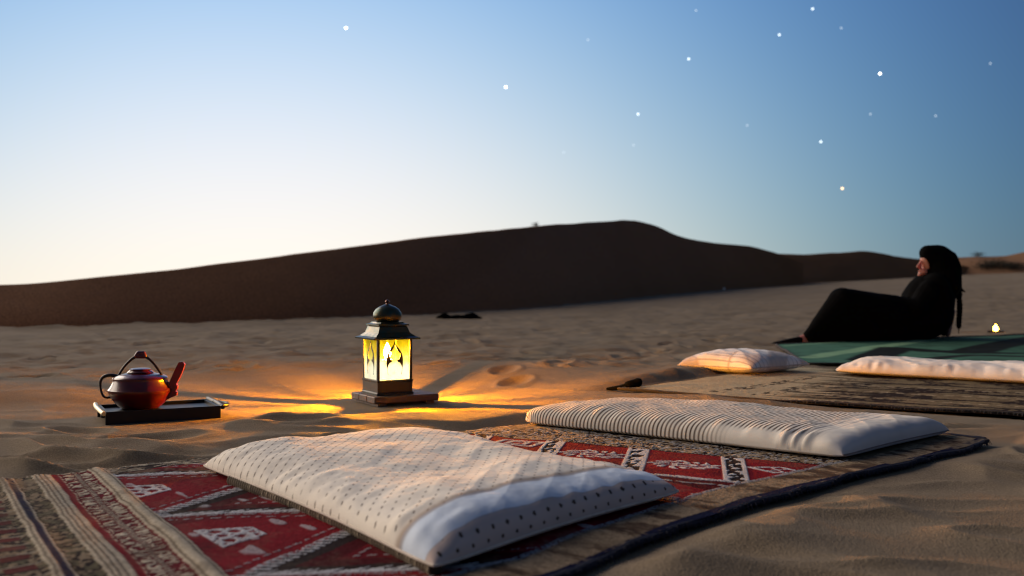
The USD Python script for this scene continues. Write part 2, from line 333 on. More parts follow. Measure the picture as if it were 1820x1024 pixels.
# ------------------------------------------------------------------ red rug
CREAM, RED, DRED, BLK, NAVY, BROWN, TAN, GREYW, OLIVE = (np.array(c) for c in ((0.50, 0.42, 0.31), (0.180, 0.007, 0.014), (0.080, 0.005, 0.010), (0.022, 0.014, 0.014), (0.014, 0.015, 0.045), (0.085, 0.055, 0.035), (0.30, 0.22, 0.14), (0.45, 0.44, 0.45), (0.12, 0.10, 0.06)))
def blend(col, mask, c):
    mask = np.clip(np.asarray(mask, float), 0, 1)[..., None]
    return col * (1 - mask) + c * mask
def line(d, w, s=0.002): return 1 - sm(w - s, w + s, np.abs(d))
def seg(x, y, a, b):
    a, b = np.array(a, float), np.array(b, float); e = b - a; L2 = e @ e
    t = np.clip(((x - a[0]) * e[0] + (y - a[1]) * e[1]) / L2, 0, 1)
    return np.hypot(x - a[0] - t * e[0], y - a[1] - t * e[1]), t * math.sqrt(L2)
def rug1_pattern(u, v):
    one = np.zeros_like(u)
    wob = (noise(np.stack([u * 14, v * 14, one], -1), 31) - 0.5) * 0.012
    fine = noise(np.stack([u * 260, v * 260, one], -1), 32)
    fine2 = noise(np.stack([u * 90, v * 300, one], -1), 33)
    spk = noise(np.stack([u * 120, v * 70, one], -1), 34)
    col = np.zeros(u.shape + (3,)) + RED
    # --- wear in the red
    wear = fbm(np.stack([u * 9, v * 9, one], -1), 4, 35)
    col = blend(col, sm(0.48, 0.68, wear) * 0.75, DRED)
    # --- left field: zigzag of toothed white bands, glyphs in the triangles
    f = u > 1.27
    ph = np.abs(((v - 0.15) / 0.54) % 1.0 - 0.5) * 2                       # 1 at the left points (u=2.42), 0 at the right ones
    zig = 1.96 + 0.48 * ph + wob
    dz = u - zig
    vv = ((v - 0.15) / 0.54) % 1.0
    falling = vv > 0.5
    col = blend(col, f & (dz < -0.02) & (dz > -0.17), DRED * 0.75)
    tooth = np.abs((v * 52) % 1.0 - 0.5) * 2
    col = blend(col, f & (np.abs(dz + 0.040) < 0.052), BLK)
    col = blend(col, f & ~falling & (dz < 0.012) & (dz > -0.012 - 0.050 * tooth) & (fine2 > 0.15), GREYW)
    stroke = ((v * 44 + u * 30) % 1.0) < 0.50
    col = blend(col, f & falling & (np.abs(dz + 0.004) < 0.030) & stroke & (fine2 > 0.12), GREYW)
    col = blend(col, f & (np.abs(dz - 0.030) < 0.005) & (fine2 > 0.4), GREYW * 0.8)
    for off in (0.085, -0.205):                                           # dotted echo lines beside the bands
        col = blend(col, f & (np.abs(dz - off) < 0.005) & (((v * 70) % 1.0) < 0.5), GREYW * 0.75)
    gu2, gv2 = (u - 2.345) * 1.18, ((((v - 0.42) / 0.54 + 0.5) % 1.0 - 0.5) * 0.54) * 1.18
    edge_ = 0.040 + 0.42 * (gu2 + 0.062)
    inside_ = (gu2 > -0.062) & (gu2 < 0.066) & (np.abs(gv2) < edge_)
    glyph = line(gu2 - 0.058, 0.007) + line(np.abs(gv2) - edge_ + 0.007, 0.007) + line(gu2 + 0.055, 0.006)
    for cu, cv, r_ in ((0.030, 0.045, 0.019), (0.030, -0.045, 0.019), (0.030, 0.0, 0.017), (-0.010, 0.026, 0.019), (-0.010, -0.026, 0.019), (-0.040, 0.0, 0.013)):
        glyph = glyph + line(np.hypot(gu2 - cu, (gv2 - cv) * 0.85) - r_, 0.0055)
    col = blend(col, f * np.clip(glyph, 0, 1) * inside_ * (fine > 0.18), GREYW)
    gu3, gv3 = (u - 2.075), (((v - 0.15) / 0.54 + 0.5) % 1.0 - 0.5) * 0.54
    dia3 = np.abs(gu3) + np.abs(gv3)
    col = blend(col, f * np.clip(line(dia3 - 0.075, 0.006) + line(dia3 - 0.045, 0.005) + line(dia3, 0.018), 0, 1) * (fine > 0.2), GREYW * 0.9)
    hs = noise(np.stack([u * 34, v * 12, one], -1), 36)
    col = blend(col, f * sm(0.84, 0.88, hs) * (np.abs(dz) > 0.08) * 0.6, GREYW)
    # --- right field: panels in a turned frame
    g = u <= 1.30
    ru, rv = u - 1.14, v - 0.195
    s, n = -0.37 * ru + 0.93 * rv, 0.93 * ru + 0.37 * rv
    right = np.zeros_like(col) + RED; right = blend(right, sm(0.5, 0.72, wear) * 0.6, DRED)
    for k, s0 in enumerate((-0.03, 0.235, 0.515, 0.80)):
        d = s - s0 - 0.36 * n
        right = blend(right, line(d, 0.030), BLK)
        right = blend(right, line(np.abs(d) - 0.028, 0.006), GREYW)
        right = blend(right, (np.abs(d) < 0.024) & (noise(np.stack([s * 90, n * 45, one], -1), 40 + k) > 0.52), GREYW)
    for s0, n0, kind in ((0.16, 0.13, 0), (0.45, 0.20, 1), (0.745, 0.235, 2), (0.985, 0.19, 3)):
        a, b = s - s0, n - n0
        if kind == 3:
            m = line(np.abs(a) * 0.55 + np.abs(b) - 0.040, 0.007) + line(np.abs(a) - np.abs(b), 0.004) * (np.abs(a) * 0.55 + np.abs(b) < 0.038)
        elif kind == 0:
            m = line(np.maximum(np.abs(a) * 0.6, np.abs(b)) - 0.040, 0.006) + line(np.maximum(np.abs(a) * 0.6, np.abs(b)) - 0.018, 0.005)
        else:
            rad = np.hypot(a * 0.62, b); an = np.arctan2(b, a * 0.62)
            m = line(rad - 0.047 - 0.006 * np.sin(an * 9), 0.014) * (np.sin(an * 14 + rad * 160) > -0.2) + line(rad - 0.018, 0.006)
        right = blend(right, np.clip(m, 0, 1) * (fine > 0.2), GREYW)
    right = blend(right, (n < 0.055) & (n > 0.0), DRED * 0.6)
    band = (n < 0.045 + wob)
    right = blend(right, band, TAN * 0.9); right = blend(right, band & (spk > 0.50), BLK); right = blend(right, band & (fine2 > 0.72), GREYW * 0.8)
    low = n - 0.415 - wob; dia = (s - 1.03) * 0.93 + (n - 0.43) * 0.30
    right = blend(right, (low > 0) | (dia > 0), DRED * 0.8)
    right = blend(right, np.clip(line(low, 0.012) * (dia < 0.01) + line(dia, 0.028) * (low < 0.05), 0, 1) * (fine > 0.25), GREYW * 0.85)
    right = blend(right, line(n - 0.475 - 2 * wob, 0.007) * (dia < -0.05) * (spk > 0.4), GREYW * 0.6)
    outer = dia > 0.085
    right = np.where(outer[..., None], TAN * 0.62, right)
    right = blend(right, outer & (spk > 0.55), BROWN)
    col = np.where(g[..., None], right, col)
    # --- brown end and long worn tan border
    e1 = (1 - sm(0.62, 0.74, u + 3 * wob + 0.10 * (v - 0.8)))
    endc = np.zeros_like(col) + OLIVE; endc = blend(endc, sm(0.45, 0.6, fbm(np.stack([u * 6, v * 30, one], -1), 3, 37)), TAN * 0.55); endc = blend(endc, sm(0.6, 0.66, spk) * 0.7, BROWN)
    col = col * (1 - e1[..., None]) + endc * e1[..., None]
    bd = r1_near(u) - v
    bm = (bd < 0.115 + wob)
    streak = fbm(np.stack([u * 26, v * 15 + u * 8, one], -1), 4, 38)
    bc = np.zeros_like(col) + TAN * 0.85; bc = blend(bc, sm(0.46, 0.58, streak), BROWN * 1.2); bc = blend(bc, sm(0.60, 0.72, streak) * 0.55, BLK); bc = blend(bc, (spk > 0.66) * 0.5, BROWN)
    col = np.where(bm[..., None], bc, col)
    col = blend(col, line(bd - 0.122 - wob, 0.008) * (fine > 0.3) * (u > 0.7), GREYW * 0.5)
    col = blend(col, bd < 0.022, NAVY * 0.7)
    bk = v - r1_back(u)
    km = (bk < 0.075 + wob) & (u > 1.2) & (u < 2.4)
    kc = np.zeros_like(col) + CREAM * 0.8; kc = blend(kc, (noise(np.stack([u * 40, v * 190, one], -1), 39) > 0.47), BLK)
    col = np.where(km[..., None], kc, col)
    # --- the striped left end
    us = u - 0.10 * v + wob * 0.6
    st = us > 2.338
    sc = np.zeros_like(col) + CREAM * 0.85
    sc = blend(sc, (us > 2.380) & (us < 2.452), DRED * 1.4)
    hat = noise(np.stack([u * 70, v * 170, one], -1), 41)
    sc = blend(sc, (us > 2.385) & (us < 2.448) & (hat > 0.52) & (np.abs(us - 2.416) > 0.008), CREAM * 0.9)
    sc = blend(sc, line(us - 2.416, 0.006) * (np.sin(v * 420) > 0), CREAM * 0.8)
    sc = blend(sc, line(us - 2.462, 0.008), RED * 0.9)
    for c in (2.346, 2.372, 2.484, 2.496, 2.506, 2.584, 2.700, 2.712): sc = blend(sc, line(us - c, 0.0022, 0.0012) * 0.8, BROWN)
    blk = noise(np.stack([u * 60, v * 52, one], -1), 42); blk2 = noise(np.stack([u * 160, v * 120, one], -1), 43)
    for lo, hi, blocks in ((2.515, 2.556, 0), (2.592, 2.672, 1), (2.722, 2.79, 1), (2.83, 2.88, 0)):
        m = (us > lo) & (us < hi)
        sc = blend(sc, m, OLIVE * 0.9); sc = blend(sc, m & (blk > 0.50), TAN * 0.75); sc = blend(sc, m & (blk2 > 0.60), BLK)
        if blocks:
            bx = (v * 12.5) % 1.0
            sc = blend(sc, m & (bx < 0.40) & (us > lo + 0.015) & (us < hi - 0.015), DRED * 0.9 + BROWN * 0.3); sc = blend(sc, m & (np.abs(bx - 0.45) < 0.05), BLK)
            sc = blend(sc, m & (bx > 0.9), CREAM * 0.5)
    for c in (2.568, 2.690, 2.806): sc = blend(sc, line(us - c, 0.008), NAVY)
    sc = blend(sc, sm(0.55, 0.75, fbm(np.stack([u * 12, v * 20, one], -1), 3, 44)) * 0.35, BROWN)
    col = np.where(st[..., None], sc, col)
    # sand blown over the margins
    drift = fbm(np.stack([u * 7, v * 7, one], -1), 4, 45) + 0.30 * (spk - 0.5)
    nearedge = sm(0.22, 0.0, np.minimum(np.minimum(v - r1_back(u), r1_near(u) - v), u))
    col = blend(col, sm(0.50, 0.72, drift) * (0.12 + 0.75 * nearedge), np.array([0.20, 0.15, 0.098]))
    return col * (0.78 + 0.44 * fine[..., None])
nu, nv = 860, 420
uu = np.linspace(0.0, 3.15, nu); tt = np.linspace(0, 1, nv)
U, T = np.meshgrid(uu, tt, indexing='ij')
V = r1_back(U) + (r1_near(U) - r1_back(U)) * T
wavy = 0.010 * np.sin(U * 5.2 + 1.0) + 0.006 * np.sin(U * 13 + 0.4)
V = V + wavy * (T - 0.5) * 1.6
X = R1O[0] + U * R1U[0] + V * R1V[0]; Yy = R1O[1] + U * R1U[1] + V * R1V[1]
def r1_top(U, V):
    one = np.zeros_like(U)
    z = 0.012 + 0.014 * (fbm(np.stack([U * 3.2, V * 3.2, one], -1), 3, 51) - 0.35)
    us = U - 0.10 * V
    z += 0.008 * np.exp(-((us - 2.36) / 0.020) ** 2) + 0.004 * np.exp(-((us - 2.50) / 0.02) ** 2) + 0.006 * np.exp(-((us - 2.58) / 0.015) ** 2)
    return np.clip(z, 0.008, 0.05)
pat = rug1_pattern(U, V)
lum = pat.mean(-1)
Z = r1_top(U, V) + 0.0016 * sm(0.05, 0.35, lum) + 0.0012 * noise(np.stack([U * 300, V * 300, 0 * U], -1), 52)
top = np.stack([X, Yy, Z], -1).reshape(-1, 3)
rug1 = thing('rug', 'long red patterned rug with striped left end under the two front cushions', 'rug')
obj('pile', (top, grid_faces(nu, nv)), woven('red_rug_wool', bscale=300, bump=0.6), rug1, smooth=True, col=pat.reshape(-1, 3))
# backing and the dark bound edge all round
M_NAVY = mat('navy_binding', (0.012, 0.012, 0.026), 0.9, scale=60, bump=0.4, bdist=0.004)
ring = np.concatenate([np.stack([X[:, -1], Yy[:, -1], Z[:, -1]], -1)[::6], np.stack([X[-1], Yy[-1], Z[-1]], -1)[::-1][::12], np.stack([X[:, 0], Yy[:, 0], Z[:, 0]], -1)[::-1][::6], np.stack([X[0], Yy[0], Z[0]], -1)[::12]])
near = np.stack([X[:, -1], Yy[:, -1], Z[:, -1] - 0.004], -1)[::5]
nn = len(near); kk = np.arange(nn)
jit = np.stack([noise(np.stack([kk * 0.16, 0 * kk, 0 * kk], -1), 55) - 0.5, noise(np.stack([kk * 0.16, 0 * kk, 0 * kk], -1), 56) - 0.5, noise(np.stack([kk * 0.3, 0 * kk, 0 * kk], -1), 57) - 0.5], -1) * [0.012, 0.012, 0.007]
obj('edge_binding', tube(near + jit - [0, 0, 0.002], 0.0075 + 0.004 * (noise(np.stack([kk * 0.45, 0 * kk, 0 * kk], -1), 58) - 0.5), 8), M_NAVY, rug1, label='dark navy bound edge of the rug nearest the viewer')
endp = np.stack([X[0], Yy[0], Z[0] - 0.004], -1)[::8]
obj('edge_binding', tube(endp, 0.009, 8), M_NAVY, rug1)
M_FRINGE = mat('cream_fringe', (0.33, 0.26, 0.18), 0.95, scale=80)
tas, tas_d = [], []
for k in range(0, nu - 1, 5):                            # short knotted threads along the far edge
    if uu[k] > 2.7: break
    p = np.array([X[k, 0], Yy[k, 0], Z[k, 0] - 0.003]); o = -R1V * random.uniform(0.010, 0.028) + R1U * random.uniform(-0.006, 0.006)
    tas.append(tube([p, p + [o[0] * 0.5, o[1] * 0.5, 0.001], p + [o[0], o[1], -0.004]], [0.0022, 0.0018, 0.001], 5))
for k in range(0, nn - 1):                               # loose dark threads along the near edge
    for _ in range(3):
        p = near[k] + jit[k] + (near[k + 1] - near[k]) * random.random(); o = R1V * random.uniform(0.006, 0.020) + R1U * random.uniform(-0.012, 0.012)
        tas_d.append(tube([p, p + [o[0] * 0.6, o[1] * 0.6, random.uniform(-0.004, 0.006)], p + [o[0], o[1], -0.010]], [0.0016, 0.0012, 0.0006], 4))
obj('loose_threads', trimesh.util.concatenate(tas_d), M_NAVY, rug1, kind='stuff')
obj('fringe', trimesh.util.concatenate(tas), M_FRINGE, rug1, kind='stuff')

# ------------------------------------------------------------------ cushions
def cushion(L, F, B, R, zs, top, bottom, nu, nv, p=7.0, q=0.42, pinch=0.035, seed=1, und=0.012, crease=0.005, corner=0.03):
    """A filled cushion over the quadrilateral: a runs from edge L-B to F-R, b from edge L-F to B-R. Returns verts, faces, a, b, side."""
    L, F, B, R = (np.array(c, float) for c in (L, F, B, R))
    def axis(n):
        t = np.linspace(-1, 1, n); return np.sign(t) * (1 - (1 - np.abs(t)) ** 1.75)
    a, b = np.meshgrid(axis(nu), axis(nv), indexing='ij')
    sa, sb = a * (1 - pinch * np.abs(a) ** 3 * (1 - b ** 2)), b * (1 - pinch * 1.4 * np.abs(b) ** 3 * (1 - a ** 2))
    cl, cr_ = corner if isinstance(corner, tuple) else (corner, corner)
    cor = 1 - np.where(a < 0, cl, cr_) * (np.abs(a) * np.abs(b)) ** 8; sa, sb = sa * cor, sb * cor
    def bil(s, t):
        s, t = (s[..., None] + 1) / 2, (t[..., None] + 1) / 2
        return L * (1 - s) * (1 - t) + F * s * (1 - t) + B * (1 - s) * t + R * s * t
    xy = bil(sa, sb)
    pA, pB = p if isinstance(p, tuple) else (p, p)
    env = np.clip((1 - np.abs(a) ** pA) * (1 - np.abs(b) ** pB), 0, 1)
    prof = env ** q
    one = np.zeros_like(a)
    lx, ly = np.linalg.norm(F - L), np.linalg.norm(B - L)
    pa, pb = a * lx / 2, b * ly / 2
    n = fbm(np.stack([pa * 2.6 + pb * 1.8, pb * 3.6 - pa * 1.2, one + seed], -1), 2, seed) - 0.5
    edge = sm(0.55, 1.0, np.maximum(np.abs(a), np.abs(b)))
    cr = (noise(np.stack([pa * 34, pb * 34 * 0.25 + pa * 4, one], -1), seed + 1) - 0.5) * sm(0.5, 0.95, np.abs(b)) + (noise(np.stack([pa * 7, pb * 34, one], -1), seed + 2) - 0.5) * sm(0.7, 0.98, np.abs(a))
    wr = 1 - np.abs(2 * noise(np.stack([(pa + pb) * 9, (pa - pb) * 2.2, one + 5], -1), seed + 3) - 1)
    wr2 = fbm(np.stack([pa * 16, pb * 22, one + 6], -1), 3, seed + 8) - 0.5
    zt = zs + top * prof + und * 2 * n * np.clip(prof, 0, 1) + crease * cr * prof ** 0.5 + 0.5 * crease * (wr - 0.5) * prof + 0.8 * crease * wr2 * prof
    zb = zs - bottom * prof
    vt = np.concatenate([xy, zt[..., None]], -1).reshape(-1, 3); vb = np.concatenate([xy, zb[..., None]], -1).reshape(-1, 3)
    fl = np.linalg.det(np.stack([F - L, B - L])) < 0
    f = np.vstack([grid_faces(nu, nv, flip=bool(fl)), grid_faces(nu, nv, nu * nv, flip=not fl)])
    seam = np.concatenate([np.concatenate([xy, np.full(a.shape + (1,), zs)], -1)[0, :-1], np.concatenate([xy, np.full(a.shape + (1,), zs)], -1)[:-1, -1], np.concatenate([xy, np.full(a.shape + (1,), zs)], -1)[-1, ::-1][:-1], np.concatenate([xy, np.full(a.shape + (1,), zs)], -1)[::-1, 0][:-1]])
    return vt, vb, f, a, b, prof, zt, pa, pb, xy, seam
CLOTH = np.array([0.84, 0.755, 0.64]); WHITE = np.array([0.66, 0.64, 0.63]); THREAD = np.array([0.10, 0.07, 0.055])
M_CLOTH = woven('cotton_cover', bscale=700, bump=0.18, bdist=0.0015, vary=0.05)

# front cushion: rows of dark stitches, a white band and a dotted gusset at its right end
P1 = dict(L=(-0.820, 2.60), F=(-0.128, 1.640), B=(-0.285, 3.06), R=(0.396, 2.265))
vt, vb, f, a, b, prof, zt, pa, pb, xy, seam = cushion(zs=0.032, top=0.066, bottom=0.020, nu=560, nv=380, p=(9, 4.2), q=0.46, pinch=0.05, seed=61, und=0.020, crease=0.0075, **P1)
d1 = np.array([-0.10, -1.0]); d1 /= np.linalg.norm(d1); e1 = np.array([d1[1], -d1[0]])
fan = 0.10 * (xy[..., 0] + 0.1)
along = xy @ d1; across = xy @ e1 + fan * along * 0.6
row = across / 0.0285; k = np.round(row); dr = (row - k) * 0.0285
step = 0.026 + 0.006 * ((k * 7.13) % 1.0); ph = along / step + (k * 0.37) % 1.0; dd = (ph - np.round(ph)) * step
faint = sm(0.15, 0.5, fbm(np.stack([pa * 5, pb * 5, 0 * pa], -1), 2, 66))
dash = line(dr, 0.0017, 0.0012) * line(dd, 0.0055, 0.002)
thin = line(dr, 0.0012, 0.001) * 0.35 * sm(0.15, -0.5, a)
col = np.zeros(a.shape + (3,)) + CLOTH
col = blend(col, np.clip(dash * (0.25 + 0.75 * faint) + thin, 0, 1) * (a < 0.965), THREAD)
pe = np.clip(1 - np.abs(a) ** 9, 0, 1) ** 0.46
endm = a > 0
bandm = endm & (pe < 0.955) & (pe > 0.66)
col = blend(col, bandm, np.array([0.66, 0.73, 0.82]))  # white cloth band; its blue is skylight put into the colour
low = endm & (pe <= 0.66)
col = blend(col, low, np.array([0.62, 0.49, 0.43]))
g1 = ((pb / 0.037) % 1.0 - 0.5) * 0.037
col = blend(col, low & (np.hypot(g1, zt - 0.066) < 0.0042), THREAD)
col = blend(col, line(pe - 0.955, 0.012, 0.008) * endm * 0.7, THREAD * 2.5); col = blend(col, line(pe - 0.66, 0.014, 0.01) * endm * 0.35, THREAD * 3)
colb = np.zeros(a.shape + (3,)) + CLOTH * 0.95
colb = blend(colb, a > 0.9, np.array([0.60, 0.47, 0.41]))
zb1 = 0.036 - 0.022 * prof
g2 = (((pb + 0.018) / 0.037) % 1.0 - 0.5) * 0.037
col = blend(col, low & (np.hypot(g2, zt - 0.046) < 0.0036), THREAD)
c1 = thing('cushion', 'large cream floor cushion with dotted stitch rows and a white end band with painted skylight', 'cushion', group='floor cushions on the rugs')
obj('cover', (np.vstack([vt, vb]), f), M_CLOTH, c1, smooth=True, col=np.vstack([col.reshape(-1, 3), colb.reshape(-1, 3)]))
obj('piping', tube(seam[::4] * [1, 1, 0] + [0, 0, 0.032], 0.0030, 6, closed=True), mat('cream_piping', (0.62, 0.52, 0.43), 0.9), c1)
# the ribbed mat that shows as a corded roll under its left side
RIB = np.array([[-0.690, 2.450], [-0.512, 2.232], [-0.322, 1.975], [-0.128, 1.678]])
rp = spline(np.c_[RIB, np.full(4, 0.021)], 420)
rr_ = 0.0125 + 0.0018 * np.sign(np.sin(np.arange(420) * 2 * math.pi / 5.0))
rt = tube(rp, rr_, 12); rc = np.where((np.sin(np.arange(420) * 2 * math.pi / 5.0) > -0.2)[:, None], np.array([0.34, 0.27, 0.19]), np.array([0.07, 0.05, 0.035]))
rcv = np.vstack([np.repeat(rc, 12, 0), rc[:1], rc[-1:]])
obj('corded_edge', rt, woven('corded_wool', bscale=400), c1, smooth=True, col=rcv, label='corded roll of ribbed cloth under the left side')

# second cushion: close dark stripes
P2 = dict(L=(-0.002, 3.49), F=(0.915, 2.735), B=(0.440, 3.80), R=(1.425, 3.22))
vt, vb, f, a, b, prof, zt, pa, pb, xy, seam = cushion(zs=0.032, top=0.060, bottom=0.020, nu=680, nv=260, p=(14, 4.6), q=0.40, pinch=0.03, seed=71, und=0.012, crease=0.007, corner=(0.09, 0.015), **P2)
fo = np.sin(a * 62 + 3 * np.sin(a * 17)) * sm(0.52, 0.66, a) * sm(0.97, 0.90, a) * sm(-0.70, -0.90, b) * np.clip(prof, 0, 1)
vt = vt + np.stack([-0.5 * fo * 0.007, -0.85 * fo * 0.007, fo * 0.002], -1).reshape(-1, 3)
sx = pa + 0.05 * b ** 2 * 0.2 + 0.004 * (fbm(np.stack([pa * 4, pb * 4, 0 * pa], -1), 2, 74) - 0.5) * 3 + 0.10 * pb
stripe = sx / 0.0148; ds = (stripe - np.round(stripe)) * 0.0148
fade = (1 - sm(0.18, 0.42, a) * sm(-0.84, -0.93, b)) * (1 - sm(0.62, 0.80, a + 0.1 * b))
wide = sm(0.62, 0.70, a) * (1 - sm(0.80, 0.85, a)); st2 = sx / 0.034; ds2 = (st2 - np.round(st2)) * 0.034
col = np.zeros(a.shape + (3,)) + CLOTH * 1.0
col = blend(col, line(ds, 0.0030, 0.0016) * fade, THREAD * 1.3); col = blend(col, line(ds2, 0.005, 0.003) * wide * 0.5, np.array([0.25, 0.24, 0.26]))
col = blend(col, sm(0.90, 0.97, a) * 0.6, np.array([0.50, 0.47, 0.49]))
colb = np.zeros(a.shape + (3,)) + CLOTH; colb = blend(colb, line(ds, 0.0030, 0.0016) * fade, THREAD * 1.3); colb = blend(colb, sm(0.93, 0.97, a), np.array([0.50, 0.47, 0.49]))
c2 = thing('cushion', 'long cream floor cushion with close thin dark stripes across it', 'cushion', group='floor cushions on the rugs')
obj('cover', (np.vstack([vt, vb]), f), M_CLOTH, c2, smooth=True, col=np.vstack([col.reshape(-1, 3), colb.reshape(-1, 3)]))
i0 = len(seam) // 2
endseam = np.concatenate([xy, np.full(a.shape + (1,), 0.036)], -1)[-1, 3:-3:6] * [1, 1, 0] + [0, 0, 0.033]
obj('piping', tube(endseam, 0.0022, 6), mat('seam_thread', (0.25, 0.2, 0.19), 0.9), c2)

# third: small plump white cushion
P3 = dict(L=(0.925, 5.60), F=(1.285, 5.345), B=(1.335, 5.98), R=(1.70, 5.66))
vt, vb, f, a, b, prof, zt, pa, pb, xy, seam = cushion(zs=0.055, top=0.085, bottom=0.042, nu=160, nv=160, p=3.2, q=0.5, pinch=0.06, seed=81, und=0.012, crease=0.012, **P3)
col = np.zeros(a.shape + (3,)) + np.array([0.84, 0.79, 0.75])
col = blend(col, sm(0.60, 0.72, noise(np.stack([pa * 9 + pb * 6, pb * 3, 0 * pa], -1), 83)) * 0.5, np.array([0.34, 0.23, 0.17]))
col = blend(col, line(pa + 0.2 * pb - 0.02, 0.006, 0.004) * 0.5, np.array([0.30, 0.2, 0.15]))
col = blend(col, np.sin(pb * 160) > 0.86, np.array([0.5, 0.45, 0.44]))
c3 = thing('cushion', 'small plump white cushion on the edge of the beige rug', 'cushion', group='floor cushions on the rugs')
obj('cover', (np.vstack([vt, vb]), f), M_CLOTH, c3, smooth=True, col=np.vstack([col.reshape(-1, 3), col.reshape(-1, 3)]))
obj('piping', tube(seam[::3] * [1, 1, 0] + [0, 0, 0.055], 0.004, 6, closed=True), mat('pale_piping', (0.55, 0.45, 0.40), 0.9), c3)

# fourth: long white bedding roll running out of the frame
P4 = dict(L=(1.75, 5.46), F=(3.25, 4.30), B=(2.03, 5.90), R=(3.55, 4.78))
vt, vb, f, a, b, prof, zt, pa, pb, xy, seam = cushion(zs=0.036, top=0.066, bottom=0.026, nu=300, nv=120, p=(8, 3.4), q=0.5, pinch=0.03, seed=91, und=0.014, crease=0.016, **P4)
col = np.zeros(a.shape + (3,)) + np.array([0.80, 0.73, 0.66])
col = blend(col, sm(0.55, 0.75, fbm(np.stack([pa * 3, pb * 9, 0 * pa], -1), 3, 93)) * 0.3, np.array([0.50, 0.42, 0.36]))
c4 = thing('bedding_roll', 'long rumpled white bedding roll lying across the right ends of the rugs', 'bedding')
obj('cover', (np.vstack([vt, vb]), f), M_CLOTH, c4, smooth=True, col=np.vstack([col.reshape(-1, 3), col.reshape(-1, 3)]))

# ------------------------------------------------------------------ beige rug
def rug2_pattern(p, q):
    one = np.zeros_like(p)
    wob = (noise(np.stack([p * 9, q * 9, one], -1), 101) - 0.5) * 0.03
    fine = noise(np.stack([p * 160, q * 160, one], -1), 102)
    col = np.zeros(p.shape + (3,)) + np.array([0.40, 0.325, 0.205])
    brown, dark = np.array([0.13, 0.095, 0.055]), np.array([0.028, 0.019, 0.015])
    # dark figured part on the right
    m = sm(0.66, 1.02, p + 0.28 * q + 2 * wob + 0.5 * (noise(np.stack([p * 6, q * 26, one], -1), 108) - 0.5))
    f1 = fbm(np.stack([p * 5.5, q * 9, one], -1), 4, 103)
    fig = np.zeros_like(col) + np.array([0.17, 0.13, 0.075]); fig = blend(fig, sm(0.47, 0.52, f1 + 0.06 * np.sin(q * 40)), dark); fig = blend(fig, sm(0.6, 0.64, noise(np.stack([p * 60, q * 22, one], -1), 104)) * 0.8, brown)
    for c in (0.16, 0.42, 0.70, 0.98): fig = blend(fig, line(q - c - wob, 0.018, 0.006), dark)
    for c in (0.30, 0.56, 0.84): fig = blend(fig, line(q - c - wob, 0.012, 0.006) * (np.sin(p * 90) > -0.2), np.array([0.30, 0.235, 0.15]))
    col = col * (1 - m[..., None]) + fig * m[..., None]
    # two rows of small dark script-like marks on the plain part
    for c, w in ((0.42, 0.040), (0.62, 0.046), (0.86, 0.030)):
        rowm = (np.abs(p + 0.0 * q - c - wob * 0.6) < w) & (q > 0.12) & (q < 1.15)
        glyph = noise(np.stack([p * 75, q * 34, one], -1), 105 + int(c * 100)) > 0.57
        gaps = noise(np.stack([one, q * 11, one + c], -1), 106) > 0.36
        col = blend(col, (rowm & glyph & gaps) * (1 - m) * 0.9, dark)
    hem = q < 0.07 + wob * 0.5
    col = blend(col, hem & (p > 0.75) & (noise(np.stack([p * 120, q * 60, one], -1), 107) > 0.35), dark)
    col = blend(col, (q < 0.02) & (p > 0.75), dark)
    col = blend(col, (p < 0.02) | (q > 1.73), brown)
    return col * (0.8 + 0.4 * fine[..., None])
nu, nv = 520, 300
p_, q_ = np.meshgrid(np.linspace(0, 3.4, nu), np.linspace(0, 1.75, nv), indexing='ij')
xy2 = R2O + p_[..., None] * R2A + q_[..., None] * R2B
pat2 = rug2_pattern(p_, q_)
z2 = 0.010 + 0.016 * (fbm(np.stack([p_ * 2.6, q_ * 2.6, 0 * p_], -1), 3, 111) - 0.3) + 0.002 * noise(np.stack([p_ * 120, q_ * 120, 0 * p_], -1), 112)
z2 = np.clip(z2, 0.006, 0.03)
rug2 = thing('rug', 'beige rug with dark brown figured right half, behind the striped cushion', 'rug')
obj('pile', (np.concatenate([xy2, z2[..., None]], -1).reshape(-1, 3), grid_faces(nu, nv, flip=True)), woven('beige_rug_wool', bscale=240, bump=0.5), rug2, smooth=True, col=pat2.reshape(-1, 3))
M_DHEM = mat('dark_hem', (0.03, 0.022, 0.018), 0.95, scale=50)
ed = np.concatenate([xy2, z2[..., None]], -1)
obj('edge_binding', tube(ed[::6, 0] - [0, 0, 0.003], 0.008, 7), M_DHEM, rug2)
obj('edge_binding', tube(ed[0, ::6] - [0, 0, 0.003], 0.006, 7), mat('tan_hem', (0.22, 0.17, 0.11), 0.95, scale=50), rug2)
tas = []
for k in range(110, nu, 2):
    c = ed[k, 0]; o = -R2B / np.linalg.norm(R2B) * random.uniform(0.015, 0.035) + R2A * random.uniform(-0.006, 0.006)
    tas.append(tube([c - [0, 0, 0.002], c + [o[0] * .5, o[1] * .5, 0.0], c + [o[0], o[1], -0.006]], [0.003, 0.0025, 0.0012], 4))
obj('fringe', trimesh.util.concatenate(tas), M_DHEM, rug2, kind='stuff')

